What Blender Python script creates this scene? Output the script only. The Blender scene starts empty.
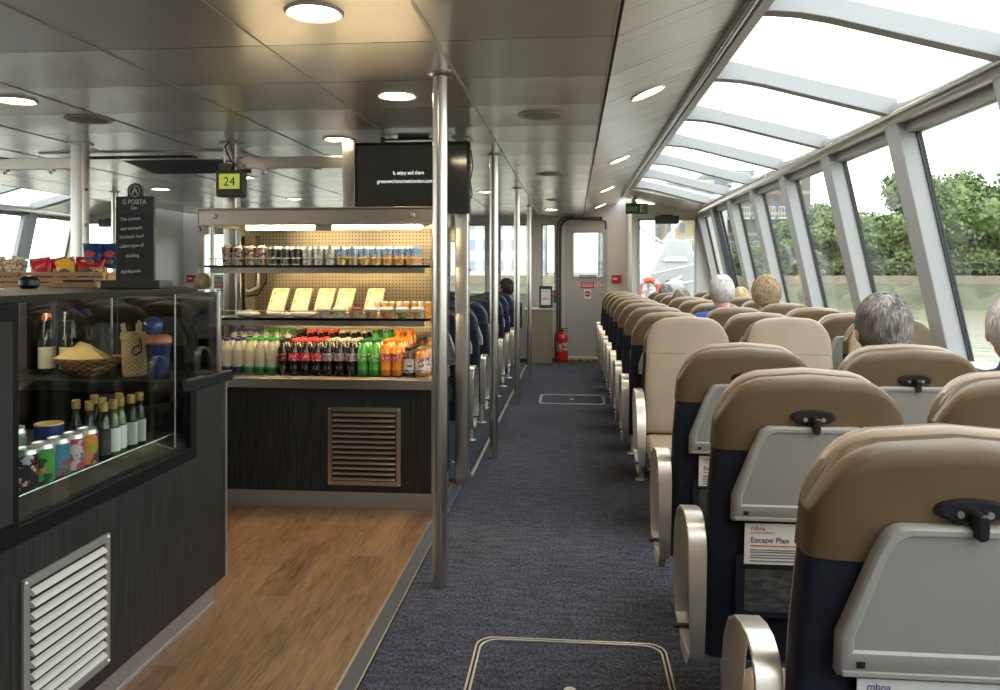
import bpy, math, random
from mathutils import Vector, Matrix, noise as mnoise
random.seed(7)
PI = math.pi
sc = bpy.context.scene
C = sc.collection
# ------------------------------------------------------------------ camera
EYE = 1.37
cam_d = bpy.data.cameras.new('camera'); cam = bpy.data.objects.new('camera', cam_d); C.objects.link(cam)
cam.location = (0, 0, EYE)
cam.rotation_euler = (PI/2, 0, math.atan(73/780))
cam_d.sensor_width = 36; cam_d.lens = 36*780/1000; cam_d.shift_y = -0.074
cam_d.clip_start = 0.05; cam_d.clip_end = 1000
sc.camera = cam
# ------------------------------------------------------------------ sky
w = bpy.data.worlds.new('overcast_sky'); sc.world = w; w.use_nodes = True
nt = w.node_tree; nt.nodes.clear()
out = nt.nodes.new('ShaderNodeOutputWorld'); bg = nt.nodes.new('ShaderNodeBackground')
tc = nt.nodes.new('ShaderNodeTexCoord'); sep = nt.nodes.new('ShaderNodeSeparateXYZ')
rp = nt.nodes.new('ShaderNodeValToRGB')
rp.color_ramp.elements[0].position = 0.45; rp.color_ramp.elements[0].color = (.80, .84, .82, 1)
rp.color_ramp.elements[1].position = 0.75; rp.color_ramp.elements[1].color = (.97, .98, 1.0, 1)
mm = nt.nodes.new('ShaderNodeMath'); mm.operation = 'MULTIPLY_ADD'; mm.inputs[1].default_value = .5; mm.inputs[2].default_value = .5
nt.links.new(tc.outputs['Generated'], sep.inputs[0]); nt.links.new(sep.outputs[2], mm.inputs[0]); nt.links.new(mm.outputs[0], rp.inputs[0])
nt.links.new(rp.outputs[0], bg.inputs[0]); bg.inputs[1].default_value = 4.4
nt.links.new(bg.outputs[0], out.inputs[0])
# ------------------------------------------------------------------ exposure
sc.view_settings.view_transform = 'Standard'; sc.view_settings.look = 'None'
sc.view_settings.gamma = 1; sc.view_settings.use_curve_mapping = False
sc.view_settings.exposure = 0.33
sc.cycles.max_bounces = 8; sc.cycles.diffuse_bounces = 4; sc.cycles.glossy_bounces = 4
sc.cycles.transmission_bounces = 6; sc.cycles.transparent_max_bounces = 24
sc.cycles.sample_clamp_indirect = 6; sc.cycles.caustics_reflective = False; sc.cycles.caustics_refractive = False
DOWNLIGHT = 56.0

# ================================================================== materials
def newmat(name):
    m = bpy.data.materials.new(name); m.use_nodes = True
    return m, m.node_tree, m.node_tree.nodes['Principled BSDF']
def mat(name, col, rough=.5, metal=0., emit=None, estr=0., spec=.5, coat=0., bump=0., bscale=80., stretch=(1, 1, 1), var=0., vscale=None, aniso=0):
    m, t, b = newmat(name)
    b.inputs['Base Color'].default_value = (*col, 1); b.inputs['Roughness'].default_value = rough
    b.inputs['Metallic'].default_value = metal; b.inputs['Specular IOR Level'].default_value = spec
    b.inputs['Coat Weight'].default_value = coat
    if emit: b.inputs['Emission Color'].default_value = (*emit, 1); b.inputs['Emission Strength'].default_value = estr
    if bump or var:
        co = t.nodes.new('ShaderNodeTexCoord'); mp = t.nodes.new('ShaderNodeMapping'); mp.inputs['Scale'].default_value = stretch
        n = t.nodes.new('ShaderNodeTexNoise'); n.inputs['Scale'].default_value = bscale; n.inputs['Detail'].default_value = 4
        t.links.new(co.outputs['Object'], mp.inputs[0]); t.links.new(mp.outputs[0], n.inputs['Vector'])
        if bump:
            bp = t.nodes.new('ShaderNodeBump'); bp.inputs['Strength'].default_value = bump; bp.inputs['Distance'].default_value = .002
            t.links.new(n.outputs['Fac'], bp.inputs['Height']); t.links.new(bp.outputs[0], b.inputs['Normal'])
        if var:
            n2 = t.nodes.new('ShaderNodeTexNoise'); n2.inputs['Scale'].default_value = vscale or bscale; n2.inputs['Detail'].default_value = 5
            t.links.new(mp.outputs[0], n2.inputs['Vector'])
            r = t.nodes.new('ShaderNodeValToRGB'); r.color_ramp.elements[0].position = .3; r.color_ramp.elements[1].position = .7
            r.color_ramp.elements[0].color = (*[c*(1-var) for c in col], 1); r.color_ramp.elements[1].color = (*[min(1, c*(1+var)) for c in col], 1)
            t.links.new(n2.outputs['Fac'], r.inputs[0]); t.links.new(r.outputs[0], b.inputs['Base Color'])
    return m
def sheer(name, col, alpha):
    m, t, b = newmat(name); b.inputs['Base Color'].default_value = (*col, 1); b.inputs['Roughness'].default_value = .12; b.inputs['Alpha'].default_value = alpha; return m
def glass(name, tint=(1, 1, 1), rough=.0, refl=1.0, ior=1.45):
    m, t, b = newmat(name); t.nodes.remove(b)
    o = t.nodes['Material Output']; mx = t.nodes.new('ShaderNodeMixShader'); tr = t.nodes.new('ShaderNodeBsdfTransparent')
    g = t.nodes.new('ShaderNodeBsdfGlossy'); lw = t.nodes.new('ShaderNodeLayerWeight'); lw.inputs[0].default_value = .5
    g.inputs['Roughness'].default_value = rough; tr.inputs[0].default_value = (*tint, 1)
    f0 = ((ior-1)/(ior+1))**2
    pw = nmath(t, 'POWER', lw.outputs['Facing'], 5.); fr = nmath(t, 'MULTIPLY', nmath(t, 'MULTIPLY_ADD', pw, 1-f0, f0), refl)
    t.links.new(nmath(t, 'MINIMUM', fr, 1.), mx.inputs[0])
    t.links.new(tr.outputs[0], mx.inputs[1]); t.links.new(g.outputs[0], mx.inputs[2]); t.links.new(mx.outputs[0], o.inputs[0])
    return m
def nmath(t, op, a, b=None, c=None):
    n = t.nodes.new('ShaderNodeMath'); n.operation = op
    for i, v in enumerate((a, b, c)):
        if v is None: continue
        if isinstance(v, (int, float)): n.inputs[i].default_value = v
        else: t.links.new(v, n.inputs[i])
    return n.outputs[0]
def mixc(t, fac, a, b):
    n = t.nodes.new('ShaderNodeMix'); n.data_type = 'RGBA'
    for s, v in ((n.inputs[0], fac), (n.inputs[6], a), (n.inputs[7], b)):
        if isinstance(v, (int, float)): s.default_value = v
        elif isinstance(v, tuple): s.default_value = (*v, 1)
        else: t.links.new(v, s)
    return n.outputs[2]
def coords(t):
    co = t.nodes.new('ShaderNodeTexCoord'); s = t.nodes.new('ShaderNodeSeparateXYZ'); t.links.new(co.outputs['Object'], s.inputs[0])
    return co.outputs['Object'], s.outputs[0], s.outputs[1], s.outputs[2]
def noise(t, vec, scale, detail=4, stretch=(1, 1, 1)):
    mp = t.nodes.new('ShaderNodeMapping'); mp.inputs['Scale'].default_value = stretch; t.links.new(vec, mp.inputs[0])
    n = t.nodes.new('ShaderNodeTexNoise'); n.inputs['Scale'].default_value = scale; n.inputs['Detail'].default_value = detail
    t.links.new(mp.outputs[0], n.inputs['Vector']); return n.outputs['Fac']
def ramp(t, fac, *stops):
    r = t.nodes.new('ShaderNodeValToRGB'); e = r.color_ramp.elements
    while len(e) < len(stops): e.new(.5)
    for q, (p, c) in zip(e, stops): q.position = p; q.color = (*c, 1)
    t.links.new(fac, r.inputs[0]); return r.outputs[0]
def bumpn(t, b, h, strength=.3, dist=.002):
    bp = t.nodes.new('ShaderNodeBump'); bp.inputs['Strength'].default_value = strength; bp.inputs['Distance'].default_value = dist
    t.links.new(h, bp.inputs['Height']); t.links.new(bp.outputs[0], b.inputs['Normal'])

def carpet_mat():
    m, t, b = newmat('navy_grey_carpet'); v, x, y, z = coords(t)
    n1 = noise(t, v, 60, 3, (1.6, 1, 1)); n2 = noise(t, v, 9, 5, (1, 3.5, 1)); n3 = noise(t, v, 1.2, 2)
    wx = nmath(t, 'SINE', nmath(t, 'MULTIPLY', x, 620.)); wy = nmath(t, 'SINE', nmath(t, 'MULTIPLY', y, 420.))
    wv = nmath(t, 'MULTIPLY', wx, wy)
    f = nmath(t, 'ADD', nmath(t, 'MULTIPLY', n1, .7), nmath(t, 'MULTIPLY', n2, .35)); f = nmath(t, 'ADD', f, nmath(t, 'MULTIPLY', wv, .17))
    f = nmath(t, 'ADD', f, nmath(t, 'MULTIPLY', n3, .15))
    col = ramp(t, f, (.42, (.017, .018, .025)), (.60, (.051, .053, .070)), (.80, (.135, .14, .18)))
    t.links.new(col, b.inputs['Base Color']); b.inputs['Roughness'].default_value = .95; b.inputs['Specular IOR Level'].default_value = .15
    bumpn(t, b, f, .6, .004); return m
def plank_mat():
    m, t, b = newmat('wood_effect_vinyl'); v, x, y, z = coords(t)
    px = nmath(t, 'MULTIPLY', x, 1/.15); cell = nmath(t, 'FLOOR', px); fx = nmath(t, 'FRACT', px)
    off = nmath(t, 'FRACT', nmath(t, 'MULTIPLY', nmath(t, 'SINE', nmath(t, 'MULTIPLY', cell, 12.9898)), 43758.5))
    py = nmath(t, 'ADD', nmath(t, 'MULTIPLY', y, 1/.92), off); fy = nmath(t, 'FRACT', py); cy = nmath(t, 'FLOOR', py)
    rnd = nmath(t, 'FRACT', nmath(t, 'MULTIPLY', nmath(t, 'SINE', nmath(t, 'ADD', nmath(t, 'MULTIPLY', cell, 4.1), nmath(t, 'MULTIPLY', cy, 7.7))), 4375.5))
    g = noise(t, v, 20, 9, (5, .45, 1)); g2 = noise(t, v, 3, 5, (5, .8, 1)); g3 = noise(t, v, 45, 3, (5, .5, 1))
    f = nmath(t, 'ADD', nmath(t, 'MULTIPLY', g, .6), nmath(t, 'MULTIPLY', g2, .4)); f = nmath(t, 'ADD', f, nmath(t, 'MULTIPLY', nmath(t, 'SUBTRACT', rnd, .5), .12))
    col = ramp(t, f, (.32, (.060, .029, .013)), (.45, (.160, .088, .043)), (.58, (.235, .134, .068)), (.75, (.310, .185, .098)))
    knots = nmath(t, 'GREATER_THAN', g3, .64); col = mixc(t, nmath(t, 'MULTIPLY', knots, .6), col, (.10, .05, .025))
    ln = nmath(t, 'MAXIMUM', nmath(t, 'LESS_THAN', fx, .008), nmath(t, 'LESS_THAN', fy, .002))
    col = mixc(t, nmath(t, 'MULTIPLY', ln, .6), col, (.07, .035, .018))
    t.links.new(col, b.inputs['Base Color']); b.inputs['Roughness'].default_value = .42; bumpn(t, b, f, .12, .001); return m
def laminate_mat():
    m, t, b = newmat('charcoal_woodgrain_laminate'); v, x, y, z = coords(t)
    g = noise(t, v, 16, 7, (4, 4, .28)); g2 = noise(t, v, 60, 4, (3, 3, .12))
    f = nmath(t, 'ADD', nmath(t, 'MULTIPLY', g, .65), nmath(t, 'MULTIPLY', g2, .35))
    col = ramp(t, f, (.36, (.007, .0072, .0075)), (.5, (.0165, .0165, .016)), (.64, (.030, .0295, .029)))
    t.links.new(col, b.inputs['Base Color']); b.inputs['Roughness'].default_value = .5; b.inputs['Specular IOR Level'].default_value = .3; bumpn(t, b, f, .25, .001); return m
def ceiling_mat():
    m, t, b = newmat('satin_ceiling_panel'); v, x, y, z = coords(t)
    fy = nmath(t, 'FRACT', nmath(t, 'MULTIPLY', nmath(t, 'SUBTRACT', y, .55), 1/.582))
    fs = nmath(t, 'FRACT', nmath(t, 'MULTIPLY', nmath(t, 'ADD', y, .1), 1/.388)); sl = nmath(t, 'MULTIPLY', nmath(t, 'GREATER_THAN', x, .17), nmath(t, 'LESS_THAN', fs, .020))
    ln = nmath(t, 'MAXIMUM', nmath(t, 'LESS_THAN', fy, .014), nmath(t, 'MULTIPLY', sl, .7))
    n = noise(t, v, 1.3, 3, (1, 1, 1)); n2 = noise(t, v, 260, 2)
    col = ramp(t, n, (.3, (.79, .755, .69)), (.7, (.83, .795, .73)))
    col = mixc(t, nmath(t, 'MULTIPLY', ln, .75), col, (.16, .15, .14))
    t.links.new(col, b.inputs['Base Color']); b.inputs['Roughness'].default_value = .22; b.inputs['Metallic'].default_value = .50
    sag = nmath(t, 'MULTIPLY', nmath(t, 'SUBTRACT', fy, .5), nmath(t, 'SUBTRACT', fy, .5))
    h = nmath(t, 'ADD', nmath(t, 'MULTIPLY', n2, .06), nmath(t, 'MULTIPLY', noise(t, v, 2.2, 2), .8)); h = nmath(t, 'ADD', h, nmath(t, 'MULTIPLY', sag, 1.6)); bumpn(t, b, h, .3, .02); return m
def perf_mat():
    m, t, b = newmat('perforated_steel'); v, x, y, z = coords(t)
    a = nmath(t, 'FRACT', nmath(t, 'MULTIPLY', x, 1/.022)); c = nmath(t, 'FRACT', nmath(t, 'MULTIPLY', z, 1/.022))
    a = nmath(t, 'SUBTRACT', a, .5); c = nmath(t, 'SUBTRACT', c, .5)
    d = nmath(t, 'ADD', nmath(t, 'MULTIPLY', a, a), nmath(t, 'MULTIPLY', c, c)); hole = nmath(t, 'LESS_THAN', d, .045)
    col = mixc(t, hole, (.30, .26, .19), (.03, .03, .03)); t.links.new(col, b.inputs['Base Color'])
    t.links.new(nmath(t, 'MULTIPLY', nmath(t, 'SUBTRACT', 1., hole), .75), b.inputs['Metallic']); b.inputs['Roughness'].default_value = .38
    bumpn(t, b, noise(t, v, 3, 3), .5, .02); return m
def net_mat():
    m, t, b = newmat('net_pocket_weave'); v, x, y, z = coords(t)
    s = 1/.0075
    a = nmath(t, 'FRACT', nmath(t, 'MULTIPLY', nmath(t, 'ADD', x, z), s)); c = nmath(t, 'FRACT', nmath(t, 'MULTIPLY', nmath(t, 'SUBTRACT', x, z), s))
    h = nmath(t, 'MULTIPLY', nmath(t, 'GREATER_THAN', a, .45), nmath(t, 'GREATER_THAN', c, .45))
    n = noise(t, v, 22, 3, (1, 1, 4)); col = mixc(t, h, (.012, .013, .018), ramp(t, n, (.4, (.10, .10, .105)), (.65, (.32, .31, .30))))
    t.links.new(col, b.inputs['Base Color']); b.inputs['Roughness'].default_value = .8; return m
def weave_mat(name, ca, cb, sc_=.012):
    m, t, b = newmat(name); v, x, y, z = coords(t)
    rad = nmath(t, 'ARCTAN2', y, x)
    u = nmath(t, 'MULTIPLY', rad, 7.); h = nmath(t, 'MULTIPLY', nmath(t, 'SINE', nmath(t, 'MULTIPLY', u, 2.)), nmath(t, 'SINE', nmath(t, 'MULTIPLY', z, 3.14/sc_)))
    f = nmath(t, 'MULTIPLY_ADD', h, .5, .5); t.links.new(ramp(t, f, (.0, ca), (.8, cb)), b.inputs['Base Color'])
    b.inputs['Roughness'].default_value = .6; bumpn(t, b, f, .8, .004); return m
def print_mat(name, base, marks, scale=30, thr=.55, rough=.35, metal=0., seed=0):
    m, t, b = newmat(name); v, x, y, z = coords(t)
    mp = t.nodes.new('ShaderNodeMapping'); mp.inputs['Location'].default_value = (seed, seed*2, seed*3); t.links.new(v, mp.inputs[0])
    col = base
    for i, c in enumerate(marks):
        n = noise(t, mp.outputs[0], scale*(1+.37*i), 2, (1, 1, 1.3)); col = mixc(t, nmath(t, 'GREATER_THAN', n, thr+.03*i), col, c)
    t.links.new(col, b.inputs['Base Color']); b.inputs['Roughness'].default_value = rough; b.inputs['Metallic'].default_value = metal; return m
def twotone(name, a, c, marks, zs=.055):
    m, t, b = newmat(name); v, x, y, z = coords(t); n = noise(t, v, 45, 3); f = nmath(t, 'GREATER_THAN', nmath(t, 'ADD', z, nmath(t, 'MULTIPLY', nmath(t, 'SUBTRACT', n, .5), .05)), zs)
    col = mixc(t, f, c, a); col = mixc(t, nmath(t, 'GREATER_THAN', noise(t, v, 90, 2, (1, 1, .6)), .60), col, marks)
    t.links.new(col, b.inputs['Base Color']); b.inputs['Roughness'].default_value = .32; b.inputs['Metallic'].default_value = .25; return m
def stripe_mat():
    m, t, b = newmat('hazard_stripe'); v, x, y, z = coords(t)
    f = nmath(t, 'FRACT', nmath(t, 'MULTIPLY', nmath(t, 'ADD', x, y), 1/.11)); t.links.new(mixc(t, nmath(t, 'GREATER_THAN', f, .5), (.02, .02, .02), (.62, .48, .16)), b.inputs['Base Color']); return m
def facade_mat(name, wall, win, bx, bz, balc=None):
    m, t, b = newmat(name); v, x, y, z = coords(t)
    u = nmath(t, 'FRACT', nmath(t, 'MULTIPLY', nmath(t, 'ADD', x, y), 1/bx)); k = nmath(t, 'FRACT', nmath(t, 'MULTIPLY', z, 1/bz))
    n = noise(t, v, 2, 3); col = mixc(t, n, wall, tuple(c*.85 for c in wall))
    inw = nmath(t, 'MULTIPLY', nmath(t, 'MULTIPLY', nmath(t, 'GREATER_THAN', u, .3), nmath(t, 'LESS_THAN', u, .72)), nmath(t, 'MULTIPLY', nmath(t, 'GREATER_THAN', k, .3), nmath(t, 'LESS_THAN', k, .8)))
    col = mixc(t, inw, col, win)
    if balc: col = mixc(t, nmath(t, 'LESS_THAN', k, .14), col, balc)
    t.links.new(col, b.inputs['Base Color']); b.inputs['Roughness'].default_value = .7; return m
def water_mat():
    m, t, b = newmat('river_water'); v, x, y, z = coords(t)
    n = noise(t, v, .8, 6, (1, 2.2, 1)); b.inputs['Base Color'].default_value = (.17, .155, .10, 1)
    b.inputs['Roughness'].default_value = .18; bumpn(t, b, n, .9, .25); return m
def foliage_mat(name, a, c):
    m, t, b = newmat(name); v, x, y, z = coords(t); n = noise(t, v, 1.6, 5); t.links.new(ramp(t, n, (.35, a), (.7, c)), b.inputs['Base Color'])
    b.inputs['Roughness'].default_value = .8; return m
def hair_mat(name, ca, cb):
    m, t, b = newmat(name); v, x, y, z = coords(t); n = noise(t, v, 48, 3, (2.6, 2.6, .35)); n2 = noise(t, v, 9, 2)
    f = nmath(t, 'ADD', nmath(t, 'MULTIPLY', n, .6), nmath(t, 'MULTIPLY', n2, .4))
    t.links.new(ramp(t, f, (.38, ca), (.62, cb)), b.inputs['Base Color']); b.inputs['Roughness'].default_value = .55; return m
M = dict(
    carpet=carpet_mat(), plank=plank_mat(), lam=laminate_mat(), ceil=ceiling_mat(), perf=perf_mat(), net=net_mat(), stripe=stripe_mat(),
    steel=mat('brushed_steel', (.56, .53, .49), .28, 1., bump=.12, bscale=120, stretch=(1, 1, .03)),
    steelh=mat('brushed_steel_sheet', (.58, .54, .48), .30, 1., bump=.12, bscale=120, stretch=(.03, 1, 1)),
    kick=mat('kick_plate_metal', (.34, .32, .30), .42, .7, bump=.1, bscale=90, stretch=(.05, .05, 1)),
    alu=mat('satin_aluminium', (.60, .60, .59), .36, .9),
    frame=mat('silver_painted_frame', (.38, .385, .395), .45, .1, bump=.05, bscale=200),
    rail=mat('polished_aluminium_tube', (.72, .71, .70), .22, 1.),
    louv=mat('pale_louvre_paint', (.50, .485, .46), .45), sill=mat('dark_reflective_sill', (.32, .31, .29), .12, .95), white=mat('off_white_paint', (.60, .59, .57), .45, .0), wallm=mat('pale_grey_bulkhead', (.62, .61, .585), .4, .15, bump=.05, bscale=6),
    doorm=mat('grey_door_paint', (.43, .435, .44), .45, .1), beige=mat('beige_panel', (.26, .21, .145), .6),
    tanb=mat('brown_tan_leather', (.130, .083, .040), .45, 0, bump=.22, bscale=90, spec=.4, var=.10, vscale=4),
    tan=mat('beige_leather', (.36, .275, .195), .42, 0, bump=.22, bscale=90, spec=.45, var=.08, vscale=4),
    navy=mat('navy_upholstery', (.010, .013, .024), .75, 0, bump=.3, bscale=260, spec=.3, var=.3, vscale=30),
    navy2=mat('navy_leather', (.016, .020, .042), .5, 0, bump=.2, bscale=90, spec=.4, var=.15, vscale=6),
    tray=mat('grey_tray_plastic', (.34, .335, .315), .38, .1), tray2=mat('grey_tray_insert', (.26, .255, .24), .5, 0, bump=.1, bscale=300, var=.03, vscale=9),
    arm=mat('champagne_metal', (.72, .69, .64), .30, .75, bump=.05, bscale=100, stretch=(1, .05, .05)),
    cream=mat('cream_side_panel', (.55, .50, .42), .5),
    black=mat('black_plastic', (.012, .012, .013), .35), blackm=mat('matt_black', (.016, .016, .016), .6), slab=mat('black_stone_top', (.010, .012, .011), .45, spec=.15),
    bframe=mat('black_case_frame', (.005, .005, .006), .6, spec=.12), dark=mat('dark_void', (.008, .008, .008), .8), darkgrey=mat('charcoal_plastic', (.05, .05, .052), .5),
    paper=mat('white_card', (.80, .79, .77), .6), cardback=mat('cream_card', (.74, .66, .50), .6), ink=mat('navy_ink', (.02, .03, .12), .6), inkred=mat('red_ink', (.70, .13, .07), .6), inkgrey=mat('grey_ink', (.12, .12, .14), .6),
    chalk=mat('white_chalk', (.62, .62, .60), .8), slate=mat('chalkboard_slate', (.018, .020, .022), .6, var=.3, vscale=12), slatef=mat('dark_green_board_frame', (.025, .034, .033), .5),
    red=mat('signal_red', (.50, .02, .025), .35), redx=mat('fire_red', (.55, .02, .02), .25, coat=.5), green=mat('sign_green', (.01, .12, .035), .4), signw=mat('sign_pale_yellow', (.75, .78, .42), .5),
    orange=mat('life_ring_orange', (.42, .06, .03), .5), lwhite=mat('gloss_white', (.82, .82, .82), .3),
    lamp=mat('warm_lamp', (1, .9, .7), .5, emit=(1.0, .78, .52), estr=DOWNLIGHT), strip=mat('cooler_strip_light', (1, .9, .7), .5, emit=(1.0, .76, .42), estr=42), case_fill=mat('added_case_glow', (1, .9, .7), .5, emit=(1.0, .84, .62), estr=14), strip2=mat('shelf_strip_light', (1, .9, .7), .5, emit=(1.0, .72, .36), estr=30),
    lcd=mat('lcd_screen', (.3, .35, .05), .4, emit=(.60, .68, .10), estr=.45), tvs=mat('tv_screen', (.008, .008, .007), .10, emit=(.012, .012, .009), estr=1), tvt=mat('tv_text', (.8, .8, .8), .5, emit=(.9, .9, .9), estr=.9),
    wood=mat('pale_crate_wood', (.42, .27, .13), .6, var=.25, vscale=8, bump=.2, bscale=30, stretch=(.2, 1, 3)), wicker=weave_mat('wicker', (.42, .27, .10), (.70, .50, .22), .008), wicker2=weave_mat('brown_wicker', (.16, .07, .03), (.45, .24, .10), .010),
    napkin=mat('yellow_napkin', (.78, .55, .22), .7), stick=mat('wooden_stirrer', (.70, .55, .32), .6), navyp=mat('navy_cup_card', (.018, .025, .10), .4), blue=mat('deep_blue_gloss', (.02, .05, .25), .2, coat=.5), lidor=mat('orange_brown_lid', (.55, .16, .07), .4),
    glass=glass('window_glass', (.93, .96, .95), 0, .8), case=glass('display_case_glass', (.90, .93, .91), 0, 1.0, 1.5), casedark=glass('tinted_case_glass', (.10, .105, .105), .02, 1.5, 1.6), clearp=glass('clear_plastic', (.88, .90, .88), .08, 1.2),
    bgreen=glass('dark_green_bottle_glass', (.10, .16, .06), .03, 1.3), pet=sheer('clear_water_bottle', (.60, .57, .46), .5),
    petgreen=mat('lime_green_drink', (.07, .36, .05), .2, coat=.4), cola=mat('dark_cola', (.012, .006, .005), .15, coat=.5), orangedr=mat('orange_drink', (.90, .30, .02), .2, coat=.4), coffeed=mat('brown_coffee_drink', (.10, .035, .015), .25, coat=.3),
    darkbottle=mat('near_black_bottle', (.015, .018, .010), .08, coat=.6), olive=mat('olive_wine_glass', (.10, .11, .03), .08, coat=.6),
    capnavy=mat('cap_navy', (.015, .02, .09), .35), capgreen=mat('cap_green', (.02, .22, .05), .35), capred=mat('cap_red', (.75, .05, .03), .35), capbeige=mat('cap_silver', (.50, .46, .38), .4), capteal=mat('cap_dark_green', (.01, .12, .05), .35), caporange=mat('cap_orange', (.88, .20, .02), .35), capblack=mat('cap_black', (.02, .02, .02), .35),
    alutop=mat('can_lid', (.65, .64, .62), .3, 1.), foodw=mat('folded_wrap_paper', (.70, .68, .62), .6), gold=mat('gold_foil_cap', (.60, .42, .14), .3, .7),
    skin=mat('skin', (.58, .33, .24), .5, var=.08, vscale=8, bump=.05), dkskin=mat('skin_tan', (.42, .24, .16), .5), shirtb=mat('blue_shirt', (.03, .08, .42), .8, bump=.3, bscale=200), shirtn=mat('navy_jacket', (.012, .016, .05), .8, bump=.3, bscale=200), shirtg=mat('grey_jumper', (.16, .16, .17), .85, bump=.3, bscale=150), shirtk=mat('black_coat', (.012, .012, .014), .85), shirtc=mat('cream_blouse', (.55, .50, .42), .85), trous=mat('dark_trousers', (.02, .022, .03), .85),
    shoe=mat('black_shoes', (.012, .012, .012), .4), eye=mat('eye_white', (.7, .68, .65), .2), iris=mat('eye_iris', (.05, .04, .03), .2), lip=mat('lips', (.42, .16, .13), .5),
    h_grey=hair_mat('grey_hair', (.10, .085, .075), (.42, .39, .36)), h_white=hair_mat('white_hair', (.50, .47, .45), (.85, .83, .80)), h_blond=hair_mat('curly_blond_hair', (.24, .15, .07), (.62, .47, .30)), h_lblond=hair_mat('pale_blond_hair', (.50, .34, .17), (.78, .62, .40)), h_dark=hair_mat('dark_brown_hair', (.015, .01, .008), (.06, .035, .025)), h_mouse=hair_mat('mousy_hair', (.16, .11, .07), (.40, .31, .22)),
    water=water_mat(), bank=mat('green_river_bank', (.070, .075, .038), .9, var=.35, vscale=.6, bump=.4, bscale=2), quay=mat('stone_quay', (.19, .165, .115), .9, var=.15, vscale=.8), land=mat('far_ground', (.22, .22, .14), .9),
    tree=foliage_mat('tree_leaves', (.060, .100, .030), (.17, .22, .08)), tree2=foliage_mat('light_tree_leaves', (.10, .14, .05), (.21, .25, .11)), bush=foliage_mat('pale_bush_leaves', (.14, .15, .10), (.26, .26, .21)), bark=mat('tree_bark', (.10, .07, .05), .9),
    vessel=mat('darkened_white_paint', (.33, .335, .34), .5, var=.06, vscale=2), ventm=mat('vent_grey', (.40, .385, .35), .5), gframe=mat('grille_frame_grey', (.25, .24, .23), .45, .3), stripm=mat('blue_grey_edging', (.060, .068, .082), .6), bluewin=mat('blue_grey_window', (.22, .30, .40), .2),  # vessel white is darkened evenly to offset the overexposed exterior, not worn
    brick=facade_mat('brown_brick_facade', (.17, .135, .11), (.12, .15, .20), 1.5, 1.7, (.32, .32, .32)), yellow=facade_mat('yellow_brick_facade', (.34, .26, .13), (.12, .16, .20), 1.0, 1.5, (.30, .29, .27)), pale=facade_mat('pale_rendered_facade', (.44, .43, .41), (.22, .28, .36), 1.1, 1.6), bluefac=facade_mat('blue_glass_facade', (.24, .26, .28), (.10, .15, .20), .9, 1.5), ochre=facade_mat('ochre_house_facade', (.26, .21, .10), (.12, .13, .14), 3., 3.),
)

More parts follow.
